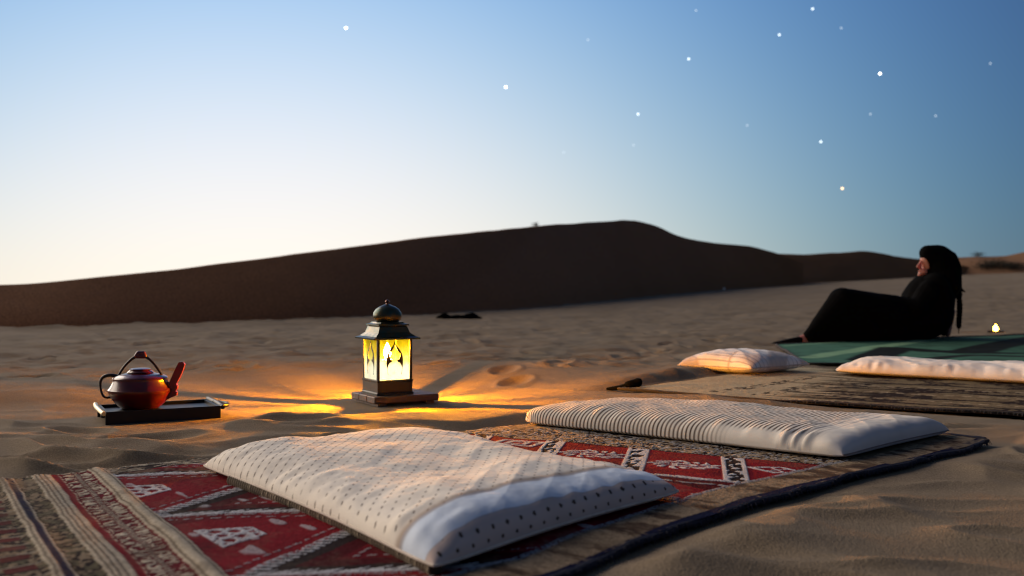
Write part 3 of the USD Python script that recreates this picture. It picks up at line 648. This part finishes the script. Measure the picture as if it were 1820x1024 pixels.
# ------------------------------------------------------------------ green rug
nu, nv = 260, 160
s_, t_ = np.meshgrid(np.linspace(0, 1, nu), np.linspace(0, 1, nv), indexing='ij')
q00, q01, q11, q10 = R3
xy3 = (q00 * ((1 - s_) * (1 - t_))[..., None] + q10 * (s_ * (1 - t_))[..., None] + q01 * ((1 - s_) * t_)[..., None] + q11 * (s_ * t_)[..., None])
one = np.zeros_like(s_)
wob = (noise(np.stack([xy3[..., 0] * 4, xy3[..., 1] * 4, one], -1), 121) - 0.5) * 0.03
col = np.zeros(s_.shape + (3,)) + np.array([0.070, 0.165, 0.110])
GR, LG, BK = np.array([0.070, 0.165, 0.110]), np.array([0.20, 0.34, 0.20]), np.array([0.010, 0.012, 0.011])
gxx, gyy = xy3[..., 0] + wob, xy3[..., 1] + 2 * wob
def rugline(col, pts, w, c, k=1.0):
    d = np.min([seg(gxx, gyy, p, q)[0] for p, q in zip(pts[:-1], pts[1:])], axis=0)
    return blend(col, line(d, w, 0.02) * k, c)
rib_ = np.sin(gyy * 150) > 0.2
col = blend(col, rib_ * 0.25, GR * 0.5)
col = blend(col, sm(2.9, 4.0, gxx) * 0.55, GR * 0.45)
col = rugline(col, [(2.0, 6.7), (3.75, 8.95)], 0.075, LG)
col = rugline(col, [(2.2, 8.0), (2.75, 8.5)], 0.04, LG, 0.6)
col = rugline(col, [(2.32, 6.5), (2.98, 7.72), (3.15, 7.42), (3.4, 7.25), (4.4, 6.9)], 0.13, BK * 1.2)
col = rugline(col, [(3.3, 7.25), (4.9, 9.25)], 0.15, BK * 1.4)
col = rugline(col, [(2.75, 6.55), (3.2, 6.95), (5.0, 6.2)], 0.07, BK * 2)
col = blend(col, t_ > 0.965, BK); col = blend(col, t_ < 0.03, BK * 2)
col = blend(col, sm(0.55, 0.7, fbm(np.stack([xy3[..., 0] * 6, xy3[..., 1] * 6, one], -1), 3, 122)) * 0.3, BK * 3)
z3 = 0.012 + 0.02 * (fbm(np.stack([xy3[..., 0] * 1.5, xy3[..., 1] * 1.5, one], -1), 3, 123) - 0.3); z3 = np.clip(z3, 0.008, 0.04)
rug3 = thing('rug', 'green and black striped rug under the reclining person', 'rug')
obj('pile', (np.concatenate([xy3, z3[..., None]], -1).reshape(-1, 3), grid_faces(nu, nv, flip=True)), woven('green_rug_wool', bscale=160, bump=0.4), rug3, smooth=True, col=col.reshape(-1, 3))
ed3 = np.concatenate([xy3, z3[..., None]], -1)
obj('edge_binding', tube(ed3[0, ::4] - [0, 0, 0.004], 0.010, 6), M_DHEM, rug3)
obj('edge_binding', tube(ed3[::4, -1] - [0, 0, 0.004], 0.010, 6), M_DHEM, rug3)

# ------------------------------------------------------------------ wooden board and lantern
YAW = 31.0
M_WOOD = usdkit.material(stage, '/World/Looks/dark_wood', {'tc': ('texture_coordinate', {}), 'mp': ('mapping', {'scale': (6, 60, 60)}), 'n': ('noise_texture', {'scale': 1.0, 'detail': 5, 'distortion': 0.6}),
    'r': ('rgb_ramp', {'ramp': [(0.3, (0.045, 0.022, 0.012)), (0.55, (0.10, 0.05, 0.026)), (0.75, (0.15, 0.08, 0.04))]}), 'b': ('bump', {'strength': 0.4, 'distance': 0.004}), 'p': ('principled_bsdf', {'roughness': 0.55})},
    [('tc.object', 'mp.vector'), ('mp.vector', 'n.vector'), ('n.fac', 'r.fac'), ('r.color', 'p.base_color'), ('n.fac', 'b.height'), ('b.normal', 'p.normal')], surface='p.BSDF')
BZ = 0.040
cs, sn = math.cos(math.radians(YAW)), math.sin(math.radians(YAW))
bc_ = np.array([-0.565, 4.095]) + 0.148 * np.array([cs, sn]) + 0.128 * np.array([-sn, cs])
board = thing('wooden_board', 'thick dark wooden board lying on the sand under the glowing lantern', 'board', (*bc_, 0), YAW)
planks = 3
for k in range(planks):
    y0 = -0.128 + 0.256 * k / planks; obj('plank', box(-0.148, 0.148, y0 + 0.001, y0 + 0.256 / planks - 0.001, 0.012, BZ, 0.003), M_WOOD, board)
for sx_ in (-0.11, 0.11): obj('batten', box(sx_ - 0.02, sx_ + 0.02, -0.122, 0.122, -0.012, 0.0115, 0.002), M_WOOD, board)

M_BRASS = usdkit.material(stage, '/World/Looks/aged_bronze', {'tc': ('texture_coordinate', {}), 'n': ('noise_texture', {'scale': 24.0, 'detail': 5, 'roughness': 0.65}),
    'r': ('rgb_ramp', {'ramp': [(0.35, (0.014, 0.055, 0.048)), (0.5, (0.045, 0.048, 0.028)), (0.68, (0.13, 0.085, 0.032))]}), 'rr': ('map_range', {'from_min': 0.3, 'from_max': 0.7, 'to_min': 0.45, 'to_max': 0.22}),
    'b': ('bump', {'strength': 0.25, 'distance': 0.003}), 'p': ('principled_bsdf', {'metallic': 0.75})},
    [('tc.object', 'n.vector'), ('n.fac', 'r.fac'), ('r.color', 'p.base_color'), ('n.fac', 'rr.value'), ('rr.result', 'p.roughness'), ('n.fac', 'b.height'), ('b.normal', 'p.normal')], surface='p.BSDF')
M_IRON = mat('blackened_metal', (0.030, 0.026, 0.020), 0.45, 0.6, scale=40, bump=0.15)
M_PANE = usdkit.material(stage, '/World/Looks/yellow_lit_glass', {'tc': ('texture_coordinate', {}), 'xyz': ('separate_xyz', {}), 'n': ('noise_texture', {'scale': 26.0, 'detail': 3}),
    'zr': ('map_range', {'from_min': 0.11, 'from_max': 0.26, 'to_min': 1.0, 'to_max': 0.0, 'clamp': True}), 'ad': ('math', {'math_type': 'multiply_add', 'value2': 0.55, 'value3': -0.22}), 'sm': ('math', {'math_type': 'add'}),
    'r': ('rgb_ramp', {'ramp': [(0.0, (0.55, 0.33, 0.002)), (0.4, (0.85, 0.62, 0.006)), (0.72, (1.0, 0.84, 0.12)), (0.98, (1.0, 0.95, 0.65))]}),
    'st': ('map_range', {'from_min': 0.0, 'from_max': 1.0, 'to_min': 0.75, 'to_max': 1.9}),
    'e': ('emission', {}), 't': ('transparent_bsdf', {'color': (1.0, 0.80, 0.34)}), 'm': ('mix_closure', {'fac': 0.55}), 'g': ('glossy_bsdf', {'color': (0.9, 0.9, 0.9), 'roughness': 0.05}), 'fr': ('fresnel', {'IOR': 1.45}), 'm2': ('mix_closure', {})},
    [('tc.object', 'xyz.vector'), ('tc.object', 'n.vector'), ('xyz.z', 'zr.value'), ('n.fac', 'ad.value1'), ('ad.value', 'sm.value1'), ('zr.result', 'sm.value2'), ('sm.value', 'r.fac'), ('sm.value', 'st.value'), ('r.color', 'e.color'), ('st.result', 'e.strength'),
     ('t.BSDF', 'm.closure1'), ('e.emission', 'm.closure2'), ('m.closure', 'm2.closure1'), ('g.BSDF', 'm2.closure2'), ('fr.fac', 'm2.fac')], surface='m2.closure')
lan = thing('lantern', 'lit bronze lantern with domed roof and yellow glass sides', 'lantern', (*LAN, BZ), YAW)
h = 0.080
obj('base', sqloft([(h + 0.004, 0.0), (h + 0.004, 0.008), (h, 0.012), (h, 0.054), (h + 0.003, 0.057), (h + 0.003, 0.062), (h - 0.004, 0.064)]), M_IRON, lan, smooth=False)
for i, (sx_, sy_) in enumerate(((-1, -1), (1, -1), (1, 1), (-1, 1))):
    x0, y0 = sx_ * (h - 0.0055), sy_ * (h - 0.0055)
    obj('post', box(x0 - 0.0055, x0 + 0.0055, y0 - 0.0055, y0 + 0.0055, 0.0635, 0.232, 0.001), M_IRON, lan, smooth=False)
for k in range(4):
    R_ = trimesh.transformations.rotation_matrix(k * math.pi / 2, (0, 0, 1))
    pane = box(-h + 0.0115, h - 0.0115, -h + 0.004, -h + 0.006, 0.0645, 0.2315).apply_transform(R_)
    pp = obj('pane', pane, M_PANE, lan, smooth=False)
    # thin dark arch standing on the pane
    def arc(pts): return spline(pts, 30)
    Lx = arc([(-0.030, 0.085), (-0.036, 0.125), (-0.034, 0.165), (-0.020, 0.192), (-0.004, 0.213), (0.0, 0.226)])
    Li = arc([(-0.030, 0.085), (-0.031, 0.125), (-0.020, 0.146), (-0.026, 0.166), (-0.010, 0.192), (0.0, 0.222)])
    pol = Polygon(np.vstack([Lx, Li[::-1]])).buffer(0.0009)
    pol2 = Polygon(np.vstack([Lx, Li[::-1]]) * [-1, 1]).buffer(0.0009)
    leaf = Polygon([(-0.029, 0.148), (-0.010, 0.146), (-0.018, 0.137), (-0.030, 0.140)]).buffer(0.0008); leaf2 = Polygon(np.array(leaf.exterior.coords) * [-1, 1])
    shp = unary_union([pol, pol2, leaf, leaf2])
    am = [trimesh.creation.extrude_polygon(g_, 0.0012, engine='earcut') for g_ in getattr(shp, 'geoms', [shp])]
    am = trimesh.util.concatenate(am)
    am.vertices = am.vertices[:, [0, 2, 1]] * [1, -1, 1] + [0, -h + 0.0036, 0]
    am.invert(); am.apply_transform(R_)
    obj('arch_ornament', am, M_IRON, pp, smooth=False)
obj('roof', sqloft([(h + 0.001, 0.2322), (h + 0.025, 0.2335), (h + 0.026, 0.240), (h + 0.010, 0.246), (0.072, 0.262), (0.064, 0.286), (0.062, 0.290)]), M_BRASS, lan, smooth=False)
obj('roof', sqloft([(0.062, 0.2902), (0.070, 0.291), (0.070, 0.297), (0.056, 0.300), (0.050, 0.306)]), M_BRASS, lan, smooth=False)
obj('dome', lathe([(0, 0.3062), (0.046, 0.3062), (0.056, 0.314), (0.0615, 0.328), (0.060, 0.344), (0.050, 0.360), (0.034, 0.371), (0.018, 0.377), (0.010, 0.381), (0, 0.382)], 40), M_BRASS, lan, smooth=60)
obj('finial', lathe([(0, 0.3815), (0.007, 0.3815), (0.005, 0.386), (0.010, 0.391), (0.008, 0.396), (0.004, 0.399), (0, 0.402)], 16), mat('copper_finial', (0.16, 0.06, 0.035), 0.35, 0.8), lan, smooth=60)
obj('candle', lathe([(0, 0.0642), (0.024, 0.0642), (0.025, 0.068), (0.025, 0.142), (0.022, 0.145), (0, 0.144)], 20), mat('candle_wax', (0.75, 0.62, 0.40), 0.6), lan)
obj('flame', lathe([(0, 0.150), (0.010, 0.155), (0.017, 0.168), (0.014, 0.188), (0.007, 0.206), (0, 0.218)], 16), glow('candle_flame', (1.0, 0.55, 0.03), LAMP), lan)

# ------------------------------------------------------------------ tray
M_LACQ = mat('black_lacquer', (0.008, 0.008, 0.010), 0.42, scale=18, bump=0.05, spec=0.18)
M_SKY_GLINT = mat('sky_glint_rim', (0.50, 0.42, 0.24), 0.38, 0.55, vary=0.25, scale=40, bump=0.1)  # pale rim colour paints in the bright sky's reflection on the lacquer
TY = 28.6
tray = thing('tray', 'low black lacquer tray stand with painted sky glint on its left rim', 'tray', (*TRAY, 0), TY)
w2, d2 = 0.204, 0.130
obj('tray_floor', box(-w2 + 0.012, w2 - 0.012, -d2 + 0.010, d2 - 0.010, 0.026, 0.033), M_LACQ, tray, smooth=False)
obj('front_apron', box(-w2, w2, -d2, -d2 + 0.0098, -0.006, 0.045, 0.002), M_LACQ, tray, smooth=False)
obj('back_apron', box(-w2, w2, d2 - 0.0098, d2, -0.006, 0.045, 0.002), M_LACQ, tray, smooth=False)
for s_x, m_, lab in ((-1, M_SKY_GLINT, 'left rim with painted sky glint'), (1, M_LACQ, None)):
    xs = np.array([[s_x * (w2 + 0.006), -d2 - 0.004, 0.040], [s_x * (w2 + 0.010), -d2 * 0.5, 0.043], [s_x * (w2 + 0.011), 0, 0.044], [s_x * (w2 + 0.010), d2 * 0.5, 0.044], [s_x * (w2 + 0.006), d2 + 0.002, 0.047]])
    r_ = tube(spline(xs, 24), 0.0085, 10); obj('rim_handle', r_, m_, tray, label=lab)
    obj('side_panel', box(min(s_x * (w2 - 0.012), s_x * (w2 - 0.002)), max(s_x * (w2 - 0.012), s_x * (w2 - 0.002)), -d2 + 0.010, d2 - 0.010, 0.0332, 0.044), M_LACQ, tray, smooth=False)
obj('rim_handle', tube(spline([[w2 + 0.006, d2 * 0.2, 0.043], [w2 + 0.036, -d2 * 0.15, 0.042], [w2 + 0.034, -d2 * 0.6, 0.041], [w2 + 0.004, -d2 * 0.85, 0.042]], 24), 0.008, 10), M_LACQ, tray)
for sx_, sy_ in ((-1, -0.45), (-1, 0.80), (1, -0.6), (1, 0.8)):
    x0 = sx_ * (w2 - 0.018); obj('foot', hulls([[((x0, sy_ * d2, 0.020), 0.010), ((x0, sy_ * d2 - 0.012, 0.004), 0.010), ((x0, sy_ * d2 + 0.012, 0.004), 0.010)]], 0.006, 3), M_LACQ, tray, smooth=True)

# ------------------------------------------------------------------ teapot
M_RED = mat('red_enamel', (0.075, 0.0012, 0.004), 0.30, scale=14, vary=0.3, coat=0.25, bump=0.03)
M_DARKW = mat('dark_wire', (0.020, 0.010, 0.009), 0.4, 0.3)
TP = np.array([-1.415, 3.79])
pot = thing('teapot', 'squat dark red teapot with bail handle and long slanting spout on the tray', 'teapot', (*TP, 0.0335), 6.0)
prof_ = [(0, 0), (0.060, 0), (0.070, 0.004), (0.086, 0.018), (0.102, 0.038), (0.113, 0.060), (0.116, 0.068), (0.1165, 0.073), (0.112, 0.078), (0.105, 0.090), (0.100, 0.103), (0.0985, 0.112), (0.100, 0.1155), (0.0985, 0.119), (0.090, 0.124), (0.070, 0.130), (0.050, 0.1345), (0.0, 0.1345)]
obj('body', lathe(prof_, 64), M_RED, pot, smooth=40)
lid = obj('lid', lathe([(0, 0.1347), (0.046, 0.1347), (0.049, 0.138), (0.042, 0.143), (0.038, 0.146), (0.039, 0.150), (0.030, 0.153), (0.0, 0.154)], 40), M_RED, pot, smooth=40)
bail = spline([(-0.083, 0, 0.121), (-0.066, 0, 0.150), (-0.038, 0, 0.182), (-0.018, 0, 0.196), (0.0, 0, 0.199), (0.020, 0, 0.195), (0.042, 0, 0.178), (0.064, 0, 0.150), (0.080, 0, 0.124)], 50)
bh = obj('bail_handle', tube(bail, np.interp(np.linspace(0, 1, 50), [0, .35, .5, .65, 1], [0.0042, 0.0055, 0.0075, 0.0055, 0.0042]), 10), M_DARKW, pot)
gp = hulls([[((-0.014, 0, 0.199), 0.0095), ((0.016, 0, 0.198), 0.0095)], [((-0.008, 0, 0.209), 0.009), ((0.011, 0, 0.209), 0.009)], [((-0.008, 0, 0.209), 0.009), ((-0.014, 0, 0.199), 0.0095)], [((0.011, 0, 0.209), 0.009), ((0.016, 0, 0.198), 0.0095)]], 0.004, 6)
obj('grip', gp, mat('dark_red_grip', (0.10, 0.012, 0.018), 0.35), bh, smooth=True)
loop = spline([(-0.078, -0.01, 0.124), (-0.092, -0.018, 0.127), (-0.118, -0.020, 0.1275), (-0.136, -0.020, 0.116), (-0.141, -0.020, 0.095), (-0.137, -0.020, 0.066), (-0.126, -0.018, 0.046), (-0.116, -0.012, 0.043), (-0.101, -0.006, 0.047)], 60)
obj('side_handle', tube(loop, np.interp(np.linspace(0, 1, 60), [0, .3, .6, 1], [0.006, 0.0065, 0.0038, 0.0045]), 10), M_DARKW, pot)
# spout: flat-sided, leaning out to the right, ragged bracket under it
sp = Polygon([(0.066, 0.028), (0.094, 0.030), (0.112, 0.041), (0.126, 0.046), (0.134, 0.050), (0.135, 0.060), (0.129, 0.063), (0.136, 0.075), (0.137, 0.084), (0.132, 0.092), (0.143, 0.112), (0.154, 0.136), (0.164, 0.166), (0.161, 0.170), (0.148, 0.174), (0.144, 0.172), (0.132, 0.148), (0.112, 0.102), (0.098, 0.066)]).buffer(0.0018)
spm = trimesh.creation.extrude_polygon(sp, 0.020, engine='earcut'); spm.vertices = spm.vertices[:, [0, 2, 1]] * [1, -1, 1] + [0, 0.010, 0]; spm.invert()
spo = obj('spout', spm, mat('bright_red_enamel', (0.20, 0.005, 0.012), 0.32, scale=20, bump=0.05), pot, smooth=False)
obj('spout_mouth', box(0.1465, 0.1600, -0.0075, 0.0075, 0.1735, 0.1758), M_DARKW, spo, smooth=False)
obj('knob', hulls([[((0.103, -0.006, 0.082), 0.007), ((0.104, -0.008, 0.094), 0.0075)]], 0.004, 4), M_RED, pot, smooth=True)

# ------------------------------------------------------------------ reclining person
PY = lambda px: 8.62 + (px - 1380) / 310 * 0.55
def J(px, py, r, dy=0.0):
    Y = PY(px) + dy; return (at(px, py, Y), r / FPX * Y)
G0 = 0.012
person = thing('person', 'person in long black robe and head scarf reclining with raised knees on green rug', 'person')
body = hulls([[J(1662, 466, 17), J(1657, 476, 13)], [J(1664, 480, 9), J(1664, 498, 10)], [J(1660, 505, 16), J(1655, 530, 24), J(1655, 565, 26)],
              [J(1652, 572, 26, -0.08), J(1494, 536, 12, -0.09)], [J(1494, 536, 12, -0.09), J(1434, 596, 6, -0.08)], [J(1434, 599, 6.5, -0.08), J(1432, 603, 5.5, -0.09), J(1398, 611, 3.5, -0.09)],
              [J(1652, 572, 26, 0.10), J(1500, 540, 12, 0.09)], [J(1500, 540, 12, 0.09), J(1446, 596, 6, 0.08)], [J(1446, 599, 6, 0.08), J(1410, 609, 3.5, 0.08)],
              [J(1668, 512, 10, 0.14), J(1690, 555, 8, 0.16)], [J(1690, 555, 8, 0.16), J(1684, 592, 6, 0.15)], [J(1650, 512, 10, -0.14), J(1622, 545, 8, -0.16)], [J(1622, 545, 8, -0.16), J(1598, 540, 6, -0.10)],
              # face: brow, nose, lips, chin
              [J(1648, 460, 12), J(1650, 474, 12), J(1655, 468, 15)], [J(1637, 465, 1.8), J(1630.8, 474.0, 1.6), J(1636, 477, 2.4)], [J(1634.5, 482.5, 2.0), J(1640, 483, 5)], [J(1634.5, 488.5, 3.0), J(1642, 484, 8)]], 0.013, 4)
SKIN = usdkit.material(stage, '/World/Looks/skin', {'p': ('principled_bsdf', {'base_color': (0.46, 0.20, 0.15), 'roughness': 0.5, 'subsurface_weight': 0.15, 'subsurface_scale': 0.01})}, [], surface='p.BSDF')
obj('body', body, SKIN, person, smooth=True)
M_BLACK = mat('black_robe', (0.0035, 0.0035, 0.0038), 0.95, scale=30, vary=0.3, bump=0.3, bscale=60, bdist=0.004, spec=0.04)
M_BLACK2 = mat('black_scarf', (0.0030, 0.0030, 0.0033), 0.95, scale=40, vary=0.3, bump=0.2, bscale=160, spec=0.04)
robe = hulls([[J(1649, 567, 33, -0.05), J(1649, 567, 33, 0.06), J(1497, 538, 25, -0.06), J(1503, 538, 24, 0.08), J(1640, 590, 18, -0.14), J(1640, 590, 18, 0.14)],
              [J(1497, 537, 24.5, -0.06), J(1503, 538, 24, 0.08), J(1436, 598.5, 8, -0.09), J(1452, 597, 9, 0.12), J(1560, 595, 14, -0.12), J(1560, 595, 14, 0.14)],
              [J(1649, 572, 29, -0.10), J(1649, 572, 29, 0.12), J(1556, 594, 15, -0.12), J(1556, 594, 15, 0.14), J(1635, 593, 14, -0.14), J(1510, 556, 16, 0.0)],
              [J(1654, 562, 37, -0.04), J(1654, 562, 37, 0.05), J(1655, 530, 39, -0.05), J(1655, 530, 39, 0.06), J(1662, 512, 27, -0.12), J(1662, 512, 27, 0.12)],
              [J(1643, 524, 34, -0.02), J(1636, 540, 34, -0.04), J(1655, 552, 36)],
              [J(1652, 518, 20, -0.17), J(1630, 548, 17, -0.20)], [J(1630, 548, 17, -0.20), J(1602, 538, 10, -0.12)], [J(1672, 516, 18, 0.16), J(1683, 553, 10, 0.18)], [J(1683, 553, 10, 0.18), J(1676, 588, 9, 0.17)]], 0.022, 10)
rv_ = robe.vertices
fold = (1 - np.abs(2 * noise(np.stack([rv_[:, 0] * 7 + rv_[:, 2] * 3, rv_[:, 1] * 5, rv_[:, 2] * 2.5], -1), 131) - 1)) - 0.5
rv_ = rv_ + robe.vertex_normals * (0.016 * fold)[:, None]; rv_[:, 2] = np.maximum(rv_[:, 2], G0)
robe = trimesh.Trimesh(rv_, robe.faces, process=False)
obj('robe', robe, M_BLACK, person, smooth=True)
scarf = hulls([[J(1665, 460, 23), J(1668, 462, 26), J(1676, 470, 28)], [J(1668, 462, 26), J(1677, 478, 30), J(1672, 502, 33)], [J(1677, 478, 30), J(1676, 505, 30, -0.05), J(1676, 505, 30, 0.06), J(1682, 522, 18)],
               [J(1652, 497, 12, -0.02), J(1645, 502, 16), J(1665, 495, 24), J(1670, 515, 28)], [J(1648.5, 450, 14), J(1668, 462, 26)], [J(1648.5, 450, 14), J(1656, 464, 13.5), J(1653, 480, 12.5), J(1668, 462, 26)], [J(1653, 480, 12.5), J(1645, 495, 9), J(1665, 495, 24)], [J(1690, 492, 17), J(1697, 518, 8, 0.02), J(1700, 524, 5, 0.03), J(1705, 525, 5)], [J(1706, 512, 3), J(1715, 519, 1.6)]], 0.016, 8)
sv = scarf.vertices; fold = (1 - np.abs(2 * noise(sv * [10, 8, 4], 133) - 1)) - 0.5
scarf = trimesh.Trimesh(sv + scarf.vertex_normals * (0.008 * fold)[:, None], scarf.faces, process=False)
sc_ = obj('head_scarf', scarf, M_BLACK2, person, smooth=True)
ts = spline([at(1704, 522, PY(1704)), at(1706, 545, PY(1704)), at(1705, 566, PY(1704)), at(1704.5, 582, PY(1704)), at(1704, 594, PY(1704))], 40)
obj('tassel', tube(ts, np.interp(np.linspace(0, 1, 40), [0, .3, .7, .84, .87, 1], [0.022, 0.026, 0.024, 0.022, 0.005, 0.003]) * (1 + 0.12 * np.sin(np.arange(40) * 1.9)), 9), M_BLACK2, sc_)
M_SHOE = mat('black_shoe', (0.005, 0.005, 0.005), 0.8, spec=0.1)
for dy, dx, lab in ((-0.09, 0, None), (0.09, 10, None)):
    obj('shoe', hulls([[J(1421 + dx, 604.5 if dx == 0 else 602, 6.5, dy), J(1402 + dx, 608 if dx == 0 else 606, 6.0, dy)], [J(1402 + dx, 608 if dx == 0 else 606, 6.0, dy), J(1366 + dx, 613.5 if dx == 0 else 610, 2.2, dy)]], 0.01, 5), M_SHOE, person, smooth=True)

# ------------------------------------------------------------------ small lamp by the far rug
c = np.array([(1770 - CX) / FPX * 10.7, 10.7]); zl = gz1(*c)
lamp = thing('lamp', 'tiny glowing lamp on the sand behind the green rug', 'lamp', (*c, zl), 0)
obj('dish', lathe([(0, -0.02), (0.060, -0.02), (0.066, 0.000), (0.085, 0.022), (0.088, 0.030), (0.082, 0.030), (0.062, 0.010), (0, 0.008)], 28), M_IRON, lamp)
obj('wick_holder', lathe([(0, 0.0082), (0.018, 0.0082), (0.014, 0.026), (0, 0.027)], 14), M_IRON, lamp)
obj('flame', lathe([(0, 0.0275), (0.016, 0.032), (0.027, 0.046), (0.024, 0.064), (0.012, 0.084), (0, 0.104)], 18), glow('lamp_flame', (1.0, 0.40, 0.03), 60.0), lamp, smooth=True)

# ------------------------------------------------------------------ small things on the sand
c = at(1122, 700, 4.66); 
bm_ = hulls([[((0.0, 0, 0.022), 0.022), ((0.045, 0.01, 0.030), 0.022), ((0.055, 0, 0.040), 0.012)], [((0.0, 0, 0.016), 0.016), ((-0.06, 0.0, 0.008), 0.010), ((-0.10, 0.01, 0.004), 0.006)]], 0.006, 5)
bm_.vertices += bm_.vertex_normals * (0.006 * (noise(bm_.vertices * 45, 141) - 0.5))[:, None]
bun = thing('cloth_bundle', 'small crumpled black cloth at the near left corner of the beige rug', 'cloth', (0.556, 4.74, 0.006), 8)
obj('cloth', bm_, M_BLACK2, bun, smooth=True)
Yb = 15.2; x_ = (812 - CX) / FPX * Yb; zb_ = gz1(x_, Yb)
hb = hulls([[((-0.30, 0, 0.02), 0.03), ((-0.18, 0, 0.075), 0.035), ((-0.10, 0, 0.02), 0.04)], [((-0.30, 0, 0.02), 0.03), ((0.05, 0.02, 0.035), 0.035), ((0.28, 0, 0.045), 0.035)], [((0.14, 0, 0.05), 0.03), ((0.24, 0, 0.085), 0.03), ((0.36, 0, 0.02), 0.02)]], 0.02, 4)
hb.vertices += hb.vertex_normals * (0.03 * (noise(hb.vertices * 14, 142) - 0.5))[:, None]
hp = thing('dark_bundle', 'low dark bundle lying alone on the far sand right of the lantern dome', 'bundle', (x_, Yb, zb_ - 0.01), 0)
obj('cloth', hb, M_BLACK, hp, smooth=True)
Yp = 38.0; x_ = (1287 - CX) / FPX * Yp; st_ = trimesh.creation.icosphere(2, 0.055); st_.vertices *= 1 + 0.4 * (noise(st_.vertices * 20, 143) - 0.5)[:, None]
st_.apply_translation((x_, Yp, gz1(x_, Yp) + 0.10)); obj('pale_stone', st_, mat('pale_stone', (0.6, 0.58, 0.55), 0.8), smooth=True, label='tiny pale stone at the foot of the dark dune', category='stone')

# ------------------------------------------------------------------ desert shrubs
M_SHRUB = mat('dry_shrub', (0.030, 0.026, 0.016), 0.9, vary=0.4, scale=3); M_STEM = mat('shrub_stem', (0.04, 0.028, 0.018), 0.9)
def shrub(p0, w, hgt, label, n=500, seed=1):
    rg = np.random.default_rng(seed)
    t = thing('desert_shrub', label, 'shrub', p0, 0, group='dry shrubs on the dunes')
    stems = [tube([(0, 0, -0.1), (rg.uniform(-.25, .25) * w, rg.uniform(-.25, .25) * w, hgt * 0.5), (rg.uniform(-.5, .5) * w, rg.uniform(-.4, .4) * w, hgt * rg.uniform(.7, 1.0))], [0.03 * hgt, 0.02 * hgt, 0.008 * hgt], 5) for _ in range(9)]
    obj('stem', trimesh.util.concatenate(stems), M_STEM, t)
    c = rg.normal(size=(n, 3)) * [w * 0.24, w * 0.2, hgt * 0.22] + [0, 0, hgt * 0.45]; c[:, 2] = np.clip(c[:, 2], 0.02, None)
    d = rg.normal(size=(n, 3)); d /= np.linalg.norm(d, axis=1, keepdims=True); e = np.cross(d, rg.normal(size=(n, 3))); e /= np.linalg.norm(e, axis=1, keepdims=True)
    L_ = hgt * 0.11
    v = np.stack([c - e * L_ * .4, c + e * L_ * .4, c + d * L_ * 1.6], 1).reshape(-1, 3)
    obj('foliage', trimesh.Trimesh(v, np.arange(3 * n).reshape(-1, 3), process=False), M_SHRUB, t, smooth=False)
def on(D, px, py=None):                                  # a point on the dune: its crest, or where its face shows at height py
    i = np.argmin(np.abs(D[0] - px)); Yc, zc, Yf, zf = (D[k][i] for k in range(1, 5))
    w = np.linspace(0, 1, 400); Y, z = Yf + (Yc - Yf) * w, zf + (zc - zf) * w ** 0.88
    k = 399 if py is None else int(np.argmin(np.abs(HY - (z - EYE) / Y * FPX - py)))
    return (px - CX) / FPX * Y[k], Y[k], z[k] - 0.05
shrub(on(D1, 953), 0.26, 0.17, 'tiny shrub on the crest of the long dark dune', 160, 1)
shrub(on(D3, 1738), 0.9, 0.40, 'small shrub on the skyline right of the head scarf', 260, 2)
for i, (px, py, w, hh, lab) in enumerate(((1752, 478, 1.5, 0.5, 'low dark shrub on the brown slope, left one of the row right of the person'), (1774, 475, 2.2, 0.62, 'widest dark shrub in the middle of the row on the right brown slope'), (1801, 477, 1.6, 0.5, 'dark shrub on the brown slope nearest the right edge'))):
    shrub(on(D3, px, py), w, hh, lab, 900, 10 + i)
